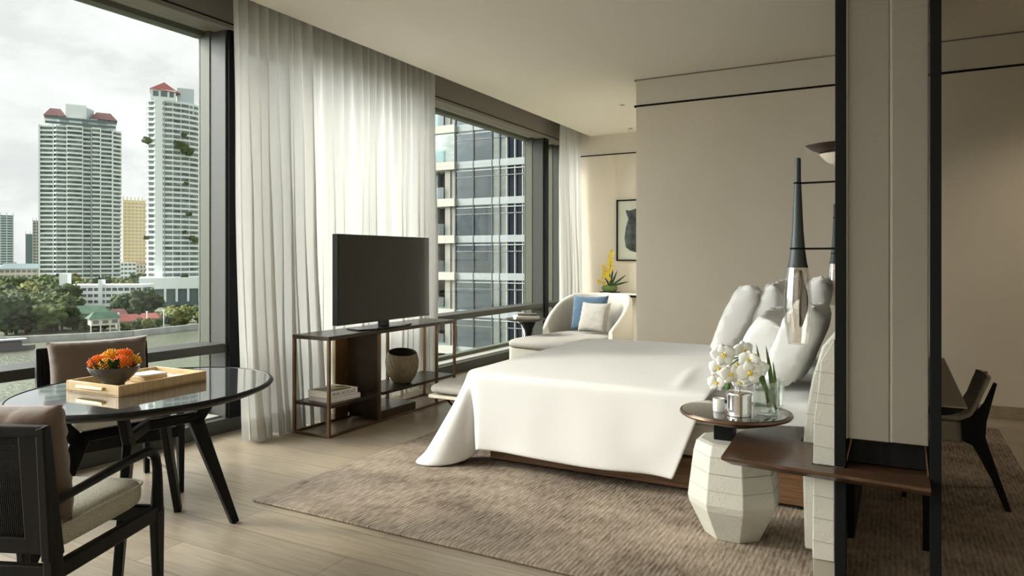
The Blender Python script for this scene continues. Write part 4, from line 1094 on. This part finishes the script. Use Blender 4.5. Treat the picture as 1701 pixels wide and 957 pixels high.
mesh('roof', hip(-W*.43, -W*.17, -W*.3, W*.2, z_, z_+fh*2.0, W*.07, W*.15), 'roof_maroon', t, local=True, smooth=0)
mesh('roof', hip(W*.10, W*.43, -W*.3, W*.2, z_, z_+fh*2.0, W*.08, W*.15), 'roof_maroon', t, local=True, smooth=0)
mesh('lift_block', MB().box(-W*.18, W*.06, -W*.28, W*.2, z_-fh, z_+fh*2.9), 'tower_white', t, local=True, smooth=0)
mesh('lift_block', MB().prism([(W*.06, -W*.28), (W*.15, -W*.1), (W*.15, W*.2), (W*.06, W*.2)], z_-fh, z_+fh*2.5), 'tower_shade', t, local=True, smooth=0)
# right tower
plan2 = [(-1.0, .1), (-.92, -.35), (-.72, -.45), (-.66, -.62), (-.34, -.62), (-.30, -.52), (.0, -.55), (.14, -.45), (.44, -.42), (.66, -.28), (.90, -.12), (1.0, .1), (1.0, .6), (-1.0, .6)]
t, W, Ht, fh, s = banded_tower('residential_tower', 287, 340, 80, 173, 8.7, 'slender white residential tower with red pyramid roof, right of the pair', 'roof_red', plan2, [(-.50, -.62, .13), (-.32, -.58, .01), (.0, -.53, .012), (.30, -.44, .012), (.62, -.28, .012)])
mesh('crown_block', MB().box(-W*.40, W*.06, -W*.30, W*.2, Ht, Ht+fh*2.0), 'tower_white', t, local=True, smooth=0)
mesh('crown_windows', MB().box(-W*.36, -W*.26, -W*.305, -W*.29, Ht+fh*.7, Ht+fh*1.7).box(-W*.22, -W*.10, -W*.305, -W*.29, Ht+fh*.7, Ht+fh*1.7).box(-W*.06, W*.02, -W*.305, -W*.29, Ht+fh*.7, Ht+fh*1.7), 'teal_glass', t, local=True, smooth=0)
mesh('roof', MB().add([(-W*.42, -W*.32, Ht+fh*2), (W*.14, -W*.32, Ht+fh*2-fh*.5), (W*.14, W*.22, Ht+fh*2), (-W*.42, W*.22, Ht+fh*2), (-W*.16, -W*.05, Ht+fh*3.9)], [(0, 1, 4), (1, 2, 4), (2, 3, 4), (3, 0, 4), (3, 2, 1, 0)]), 'roof_red', t, local=True, smooth=0)
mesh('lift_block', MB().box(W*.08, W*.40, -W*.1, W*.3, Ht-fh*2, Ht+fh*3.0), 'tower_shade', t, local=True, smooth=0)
mb = MB(); rnd = random.Random(5)
for (x, z, r) in ((-.47, .80, 2.0), (.08, .795, 1.7), (.15, .785, 2.2), (.22, .775, 2.6), (.30, .76, 2.3), (.20, .84, 1.3), (.25, .60, 1.2), (.30, .45, 1.3), (.22, .36, 1.2), (.36, .33, 1.6), (.42, .32, 1.4), (-.48, .33, 1.2), (.22, .14, 1.4)):
    mb.blob((x*W, -W*.33+abs(x)*W*.18, Ht*z), r*.8, rnd.random()*9, .4, 10, 7, (1.3, .5, .9))
mesh('balcony_plants', mb, 'crown', t, local=True)
pod = MB().box(-W*.60, W*.75, -W*.55, W*.5, 8, 13.2)
for k in range(7): pod.box(-W*.58+k*W*.21, -W*.58+k*W*.21+1.0, -W*.54, -W*.50, 2, 8)
mesh('podium', pod, 'tower_white', t, local=True, smooth=0)
mesh('podium_glass', MB().box(-W*.56, W*.72, -W*.48, W*.45, 0, 8.2), 'teal_glass', t, local=True, smooth=0)

# background towers
def striped(name, u, dep, wpx, vtop, fpx, wall, glassm, label, vert=0, bandk=.45, deep=.8, yaw=0, roofm=None):
    s = dep/FPX; W = wpx*s; fh = fpx*s; p, rz = facing(u, dep); t = thing(name, p, label, 'building', None, rz+yaw)
    H = zat(vtop, dep)-GZ; D = W*deep
    mesh('core', MB().box(-W*.49, W*.49, -D*.48, D*.48, 0, H), glassm, t, local=True, smooth=0)
    bd = MB()
    for k in range(int(H/fh)+1): bd.box(-W/2, W/2, -D/2, D/2, k*fh, k*fh+fh*bandk)
    mesh('floor_bands', bd, wall, t, local=True, smooth=0)
    if vert:
        vb = MB()
        for k in range(vert+1): x = -W/2+W*k/vert; vb.box(x-W*.02, x+W*.02, -D*.515, -D*.48, 0, H+fh)
        mesh('vertical_piers', vb, wall, t, local=True, smooth=0)
    return t, W, H, D
striped('apartment_tower', 227, 820, 38, 334, 5.6, 'yellow_tower', 'pale_tower', 'pale yellow apartment tower standing between the two white towers', 7)
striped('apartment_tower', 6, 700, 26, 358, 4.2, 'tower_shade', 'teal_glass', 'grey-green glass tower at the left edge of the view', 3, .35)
striped('office_tower', 50, 760, 12, 389, 5, 'teal_glass', 'teal_glass', 'narrow dark teal office tower left of the broad white tower', 2)
striped('office_tower', 66, 740, 19, 367, 5, 'cream_wall', 'roof_grey', 'cream and grey office tower partly behind the broad white tower', 4, .2)
striped('apartment_tower', 329, 420, 9, 380, 6, 'pale_tower', 'moss', 'thin planted tower slice right of the slender white tower', 1, .5)
# low blocks
def block(name, u, dep, wpx, vtop, label, wall='cream_wall', rows=2, yaw=0, deep=.6, roofm=None, rooh=0, cols=6, glassm='roof_grey', group=None):
    s = dep/FPX; W = wpx*s; p, rz = facing(u, dep); t = thing(name, p, label, 'building', group, rz+yaw); H = zat(vtop, dep)-GZ; D = W*deep
    mesh('walls', MB().box(-W/2, W/2, -D/2, D/2, 0, H), wall, t, local=True, smooth=0)
    g = MB(); fh = min(3.4, H/rows)
    for k in range(rows):
        z = H-fh*(k+1)+fh*.25
        for c in range(cols): x = -W/2+W*(c+.12)/cols; g.box(x, x+W/cols*.76, -D/2-.15, -D/2+.05, z, z+fh*.5)
    mesh('window_rows', g, glassm, t, local=True, smooth=0)
    if roofm: mesh('roof', hip(-W*.54, W*.54, -D*.56, D*.56, H, H+rooh, W*.18, D*.5), roofm, t, local=True, smooth=0)
    return t
block('blue_roof_hall', 37, 470, 66, 446, 'pale hall with blue-green roof left of the broad tower', 'pale_tower', 3, .1, .6, 'roof_blue', 3.2, 9)
block('glass_hall', 18, 420, 55, 462, 'low dark-glazed hall in front of the blue-roofed hall', 'roof_grey', 2, 0, .6, None, 0, 12, 'teal_glass')
block('white_block', 208, 560, 30, 436, 'small white apartment block below the yellow tower', 'tower_white', 5, .1, .6, None, 0, 5)
rnd = random.Random(17)
lows = []
for i in range(46):
    u = rnd.choice([rnd.uniform(-60, 80), rnd.uniform(190, 250), rnd.uniform(320, 360), rnd.uniform(-260, 80)])
    dep = rnd.uniform(600, 1500); lows.append((u, dep))
lb0 = None
for i, (u, dep) in enumerate(lows):
    p, rz = facing(u, dep)
    if lb0 is None:
        lb0 = thing('low_building', p, 'small pale flat-roofed house among the distant rooftops', 'building', 'distant low buildings', rz)
        mesh('walls', MB().box(-9, 9, -6, 6, 0, 12), 'cream_wall', lb0, local=True, smooth=0)
        g = MB()
        for k in range(3):
            for c in range(5): g.box(-8+c*3.4, -6.2+c*3.4, -6.1, -5.9, 2+k*3.4, 3.8+k*3.4)
        mesh('window_rows', g, 'roof_grey', lb0, local=True, smooth=0)
        mesh('roof', hip(-9.5, 9.5, -6.5, 6.5, 12, 13.2, 3, 3), 'roof_tan', lb0, local=True, smooth=0)
    else:
        c = copy_tree(lb0); c.location = p; c.rotation_euler.z = rz+rnd.uniform(-.6, .6); k = rnd.uniform(.6, 1.5); c.scale = (k, k, rnd.uniform(.5, 1.5))
# white car park
s = 290/FPX
p, rz = facing(170, 285); t = thing('car_park', p, 'long white multi-storey car park with open decks in front of the towers', 'building', None, rz+R(-22))
Wd = 30
z0_ = zat(531, 300)-GZ
mesh('decks', MB().box(-Wd/2, Wd/2, -.5, 14, 0, .5), 'cream_wall', t, local=True, smooth=0)
g = MB(); dk_ = MB().box(-Wd/2+.3, Wd/2-.3, .6, 13.5, 0, 10)
for k in range(5): g.box(-Wd/2, Wd/2, 0, 14, .2+k*2.5, 1.45+k*2.5)
for k in range(14): g.box(-Wd/2+k*Wd/13-.2, -Wd/2+k*Wd/13+.2, -.02, .4, 0, 11.5)
g.box(-Wd/2-1.0, -Wd/2+2, -.4, 3, 0, 16).box(-1.5, 0, -.3, 3, 0, 13.5)
mesh('parapets', g, 'tower_white', t, local=True, smooth=0); mesh('dark_decks', dk_, 'roof_grey', t, local=True, smooth=0)
# riverside houses
def house(u, dep, w_, d_, h_, rh, wall, roofm, label, yaw=0, stilts=False, z=0):
    p, rz = facing(u, dep); t = thing('riverside_house', (p[0], p[1], GZ+z), label, 'house', 'houses on the far bank', rz+yaw)
    mesh('walls', MB().box(-w_/2, w_/2, -d_/2, d_/2, (2.2 if stilts else 0), h_), wall, t, local=True, smooth=0)
    mesh('roof', hip(-w_*.60, w_*.60, -d_*.64, d_*.64, h_, h_+rh, w_*.25, d_*.60), roofm, t, local=True, smooth=0)
    g = MB(); n = max(3, int(w_/2))
    for c in range(n): x = -w_/2+w_*(c+.2)/n; g.box(x, x+w_/n*.6, -d_/2-.08, -d_/2+.05, h_-1.5, h_-.5)
    mesh('window_row', g, 'roof_grey', t, local=True, smooth=0)
    if stilts:
        for c in range(n+1): mesh('stilt', MB().box(-w_/2+w_*c/n-.15, -w_/2+w_*c/n+.15, -d_/2, -d_/2+.3, 0, 2.2), wall, t, local=True, smooth=0)
house(172, 212, 7.5, 5, 4.2, 1.9, 'cream_wall', 'roof_green', 'green-roofed house on stilts standing at the water', .2, True)
house(148, 232, 11, 7, 4.2, 2.4, 'cream_wall', 'roof_green', 'larger green-roofed house behind the one on stilts', -.1)
house(105, 245, 8, 6, 4.6, 2.2, 'cream_wall', 'roof_tan', 'tan-roofed house half hidden in the trees')
house(80, 262, 8, 6, 5.4, 1.8, 'pale_tower', 'roof_grey', 'grey-roofed house furthest left in the trees')
house(214, 222, 7.0, 6, 2.6, 1.9, 'cream_wall', 'roof_red', 'red-roofed house with white gable in the middle of the bank', .1)
house(248, 230, 6, 5, 2.8, 1.5, 'cream_wall', 'roof_red', 'long red-roofed house at the right of the bank', -.15)
house(196, 236, 5, 4, 3.4, 1.8, 'pale_tower', 'roof_maroon', 'small brown-roofed house between green and red roofs')
p, rz = facing(300, 236); t = thing('pavilion', p, 'tiny orange-roofed white pavilion near the quay under the slender tower', 'pavilion', rz=rz)
mesh('roof', hip(-1.6, 1.6, -1.6, 1.6, 3.4, 5.6, 1.5), 'roof_red', t, local=True, smooth=0)
mesh('roof_post', MB().box(-1.2, -1.0, -1.2, -1.0, 0, 3.4).box(1.0, 1.2, -1.2, -1.0, 0, 3.4).box(-1.2, 1.2, -1.2, 1.2, 2.9, 3.4), 'tower_white', t, local=True, smooth=0)
# lamp posts on the quay
for i, u in enumerate((197, 244, 272)):
    p, rz = facing(u, 214+i*6, GZ); solo('lamp_post', MB().box(p[0]-.10, p[0]+.10, p[1]-.10, p[1]+.10, GZ-.4, GZ+5.5).box(p[0]-.4, p[0]+.4, p[1]-.12, p[1]+.12, GZ+5.4, GZ+5.6), 'tower_white', ['thin white lamp post by the red-roofed house', 'thin white lamp post at the end of the long red roof', 'thin white lamp post under the slender tower'][i], 'lamp post', p, 'lamp posts on the quay', smooth=0)
# trees
def tree_proto(seed, m, label):
    rnd = random.Random(seed); t = thing('riverside_tree', (0, 0, GZ), label, 'tree', 'trees on the far bank')
    mb = MB()
    for k in range(13):
        a = rnd.uniform(0, 2*PI); r = rnd.uniform(0, 2.7); mb.blob((r*math.cos(a), r*math.sin(a), 3.9+rnd.uniform(-2.2, 2.4)), rnd.uniform(1.3, 2.1), seed*3+k, .38, 16, 11, (1, 1, .85), 2.6)
    mesh('crown', mb, m, t, local=True, smooth=80)
    mesh('trunk', MB().tube([(0, 0, -.5), (.1, 0, 2), (0, 0, 4.2)], [.3, .24, .18], 7), 'trunk', t, local=True)
    return t
TL = ['mid green round-crowned tree on the far bank', 'dark green round-crowned tree on the far bank', 'yellowish green bushy tree on the far bank']
protos = [tree_proto(1, 'crown', TL[0]), tree_proto(2, 'crown_dark', TL[1]), tree_proto(3, 'crown_yellow', TL[2])]
used = [False]*3
rnd = random.Random(77)
spots = []
for i in range(52): # big left wood
    u = rnd.uniform(-10, 112); dep = rnd.uniform(205, 250)-(u*.0); spots.append((u, dep, rnd.uniform(1.0, 1.5), rnd.choice([0, 1, 1, 0])))
for i in range(60): u = rnd.uniform(-10, 112); spots.append((u, rnd.uniform(255, 400), rnd.uniform(1.2, 1.9), rnd.choice([0, 2, 0, 1])))
for i in range(26): u = rnd.uniform(118, 250); spots.append((u, rnd.uniform(320, 430), rnd.uniform(1.1, 1.8), rnd.choice([0, 2, 1])))
for i in range(12): u = rnd.uniform(205, 243); spots.append((u, rnd.uniform(236, 285), rnd.uniform(1.0, 1.5), rnd.choice([0, 1])))
for i in range(20): u = rnd.uniform(250, 345); spots.append((u, rnd.uniform(226, 260), rnd.uniform(.45, .8), rnd.choice([0, 1, 2])))
for i in range(10): u = rnd.uniform(205, 250); spots.append((u, rnd.uniform(212, 222), rnd.uniform(.25, .45), rnd.choice([0, 2])))
for i in range(14): u = rnd.uniform(120, 170); spots.append((u, rnd.uniform(216, 224), rnd.uniform(.4, .7), rnd.choice([0, 1])))
def shore_depth(u):
    for (a, va), (b_, vb) in zip(bank[:-1], bank[1:]):
        if a <= u <= b_: v = va+(vb-va)*(u-a)/(b_-a); return (EYE-WZ)*FPX/(v-430)
    return 200
for (u, dep, k, j) in spots:
    dep = max(dep, shore_depth(u)+4+k*3)
    p, rz = facing(u, dep)
    if not used[j]: c = protos[j]; used[j] = True
    else: c = copy_tree(protos[j])
    c.location = p; c.rotation_euler = (0, 0, rnd.uniform(0, 6.2)); c.scale = (k, k, k*rnd.uniform(.8, 1.1))
# boat
p, rz = facing(8, 176, WZ); t = thing('river_boat', p, 'dark passenger boat with pale roof moored at the left of the river', 'boat', rz=rz+.12)
mb = MB().prism([(-9, -1.6), (4.2, -1.6), (6.4, 0), (4.2, 1.6), (-9, 1.6)], -.1, 1.1); mesh('hull', mb, 'boat_hull', t, local=True, smooth=0)
mesh('cabin', MB().box(-9, 3.4, -1.3, 1.3, 1.1, 2.3), 'boat_hull', t, local=True, smooth=0)
mesh('roof', MB().box(-9.3, 4.4, -1.7, 1.7, 2.5, 2.85), 'boat_roof', t, local=True, smooth=0)
mesh('roof_post', MB().box(3.3, 3.45, -1.4, 1.4, 2.2, 2.6).box(-5, -4.85, -1.4, 1.4, 2.2, 2.6), 'boat_roof', t, local=True, smooth=0)

# ---------------------------------------------------------------- the neighbouring glass tower
D0 = 64.0
A_ = Vector(at(757, 66.5)); Bp = Vector(at(960, 60.5)); dirx = (Bp-A_).normalized(); ny_ = Vector((-dirx.y, dirx.x, 0))  # away from us
rzt = math.atan2(dirx.y, dirx.x)
t = thing('glass_tower', (A_.x, A_.y, GZ), 'neighbouring glass tower with pale floor bands and stacked balconies outside the window', 'building', rz=rzt)
FHt = 62.5*65/FPX
def lx(u):  # local x on the facade for a bearing
    d = FW+RT*((u-850.5)/FPX)
    # A + dirx*s = d*k
    det = dirx.x*(-d.y)+d.x*dirx.y
    s = (-A_.x*(-d.y)+(-A_.y)*d.x)/det*1.0
    return ((-A_.x)*(-d.y)-(-d.x)*(-A_.y))/det
zb0 = zat(397, 65)-GZ
ks = range(-6, 9)
xs = {u: lx(u) for u in (700, 715, 722, 738, 757, 787, 818, 829, 832, 841, 844, 855, 868, 882, 960, 1010)}
g = lambda u: lx(u)
NFL = [zb0+k*FHt for k in ks]; ztop = NFL[-1]+FHt*.9; zbot = 0.0
mesh('main_glass', MB().box(g(757), g(818), .0, .3, zbot, ztop), 'far_glass', t, local=True, smooth=0)
mesh('light_glass', MB().box(g(818), g(829), .0, .3, zbot, ztop).box(g(831), g(841), .02, .3, zbot, ztop), 'far_glass_pale', t, local=True, smooth=0)
mesh('navy_glass', MB().box(g(841), g(1020), .25, .5, zbot, ztop), 'far_glass_navy', t, local=True, smooth=0)
dm = MB()
for u in (757, 787, 818, 830.5): dm.box(g(u)-.05, g(u)+.05, -.12, .1, zbot, ztop)
mesh('dark_mullions', dm, 'far_dark_mullion', t, local=True, smooth=0)
lm = MB()
for u in (841.5, 855, 868, 882, 896, 910, 924, 938): lm.box(g(u)-.05, g(u)+.05, .0, .3, zbot, ztop)
tr_ = MB(); bd = MB(); bl = MB()
for z in NFL:
    bd.box(g(757), g(1020), -.10, .12, z-.31, z+.33)
    for dz in (-.55, -1.15, 1.15-.55+FHt-1.15-.6-.0):
        tr_.box(g(757), g(1020), -.06, .05, z+dz-.045, z+dz+.045)
mesh('transoms', tr_, 'far_mullion', t, local=True, smooth=0); mesh('light_mullions', lm, 'far_mullion', t, local=True, smooth=0)
mesh('floor_bands', bd, 'far_spandrel_pale', t, local=True, smooth=0)
# balcony bay left of the flat facade, with a chamfered corner going back
xb0, xb1 = g(719), g(757); xl = g(696)
sp = MB(); gl_ = MB(); dk2 = MB(); cur = MB(); rl_ = MB()
for i, z in enumerate(NFL):
    sp.prism([(xb0, -.4), (xb1+.1, -.4), (xb1+.1, 2.4), (xb0-3.2, 3.0), (xb0-3.2, 2.7)], z-.36, z+.38)
    closed = (i == 8)
    if i < len(NFL)-1:
        za, zb_ = z+.38, z+FHt-.36
        dk2.box(xb0+.5, xb1-1.15, 1.6, 1.7, za, zb_); cur.box(xb0+.9, xb0+1.7, 1.35, 1.4, za, zb_-.2)
        rl_.box(xb0, xb1-1.15, -.34, -.28, za, za+1.1)
        rl_.prism([(xb0, -.34), (xb0, -.28), (xb0-.1, 1.0), (xb0-.16, 1.0)], za, za+1.1)
mesh('balcony_slabs', sp, 'far_spandrel', t, local=True, smooth=0); mesh('balcony_doors', dk2, 'far_balcony_dark', t, local=True, smooth=0)
mesh('balcony_curtains', cur, 'far_curtain', t, local=True, smooth=0); mesh('balcony_glass', rl_, 'balcony_glass', t, local=True, smooth=0)
mesh('balcony_pier', MB().box(xb1-1.15, xb1-.55, -.1, 1.8, zbot, ztop).box(xb1-.5, xb1-.06, .0, 1.8, zbot, ztop), 'far_panel', t, local=True, smooth=0)
mesh('closed_bay', MB().box(xb0, xb1-.06, -.15, 0.1, NFL[8]+.36, NFL[9]-.34), 'far_glass_pale', t, local=True, smooth=0)
ch = MB().prism([(xb0+.5, 1.5), (xb0+.55, 1.9), (xb0-3.4, 4.6), (xb0-3.5, 4.2)], zbot, ztop)
ch.prism([(xb0-.05, .9), (xb0+.0, 1.2), (xb0-2.6, 3.4), (xb0-2.7, 3.1)], zbot, ztop)
mesh('chamfer_glass', ch, 'far_glass_blue', t, local=True, smooth=0)
mesh('tower_core', MB().box(xb0+.3, g(1020), 2.4, 14, zbot, ztop).box(g(757)+.2, g(1020), .55, 2.5, zbot, ztop), 'far_balcony_dark', t, local=True, smooth=0)
mesh('tower_side_glass', MB().prism([(xb0-3.5, 4.2), (xb0-3.3, 4.3), (xb0-2.9, 14), (xb0-3.1, 14)], zbot, ztop), 'far_glass_blue', t, local=True, smooth=0)
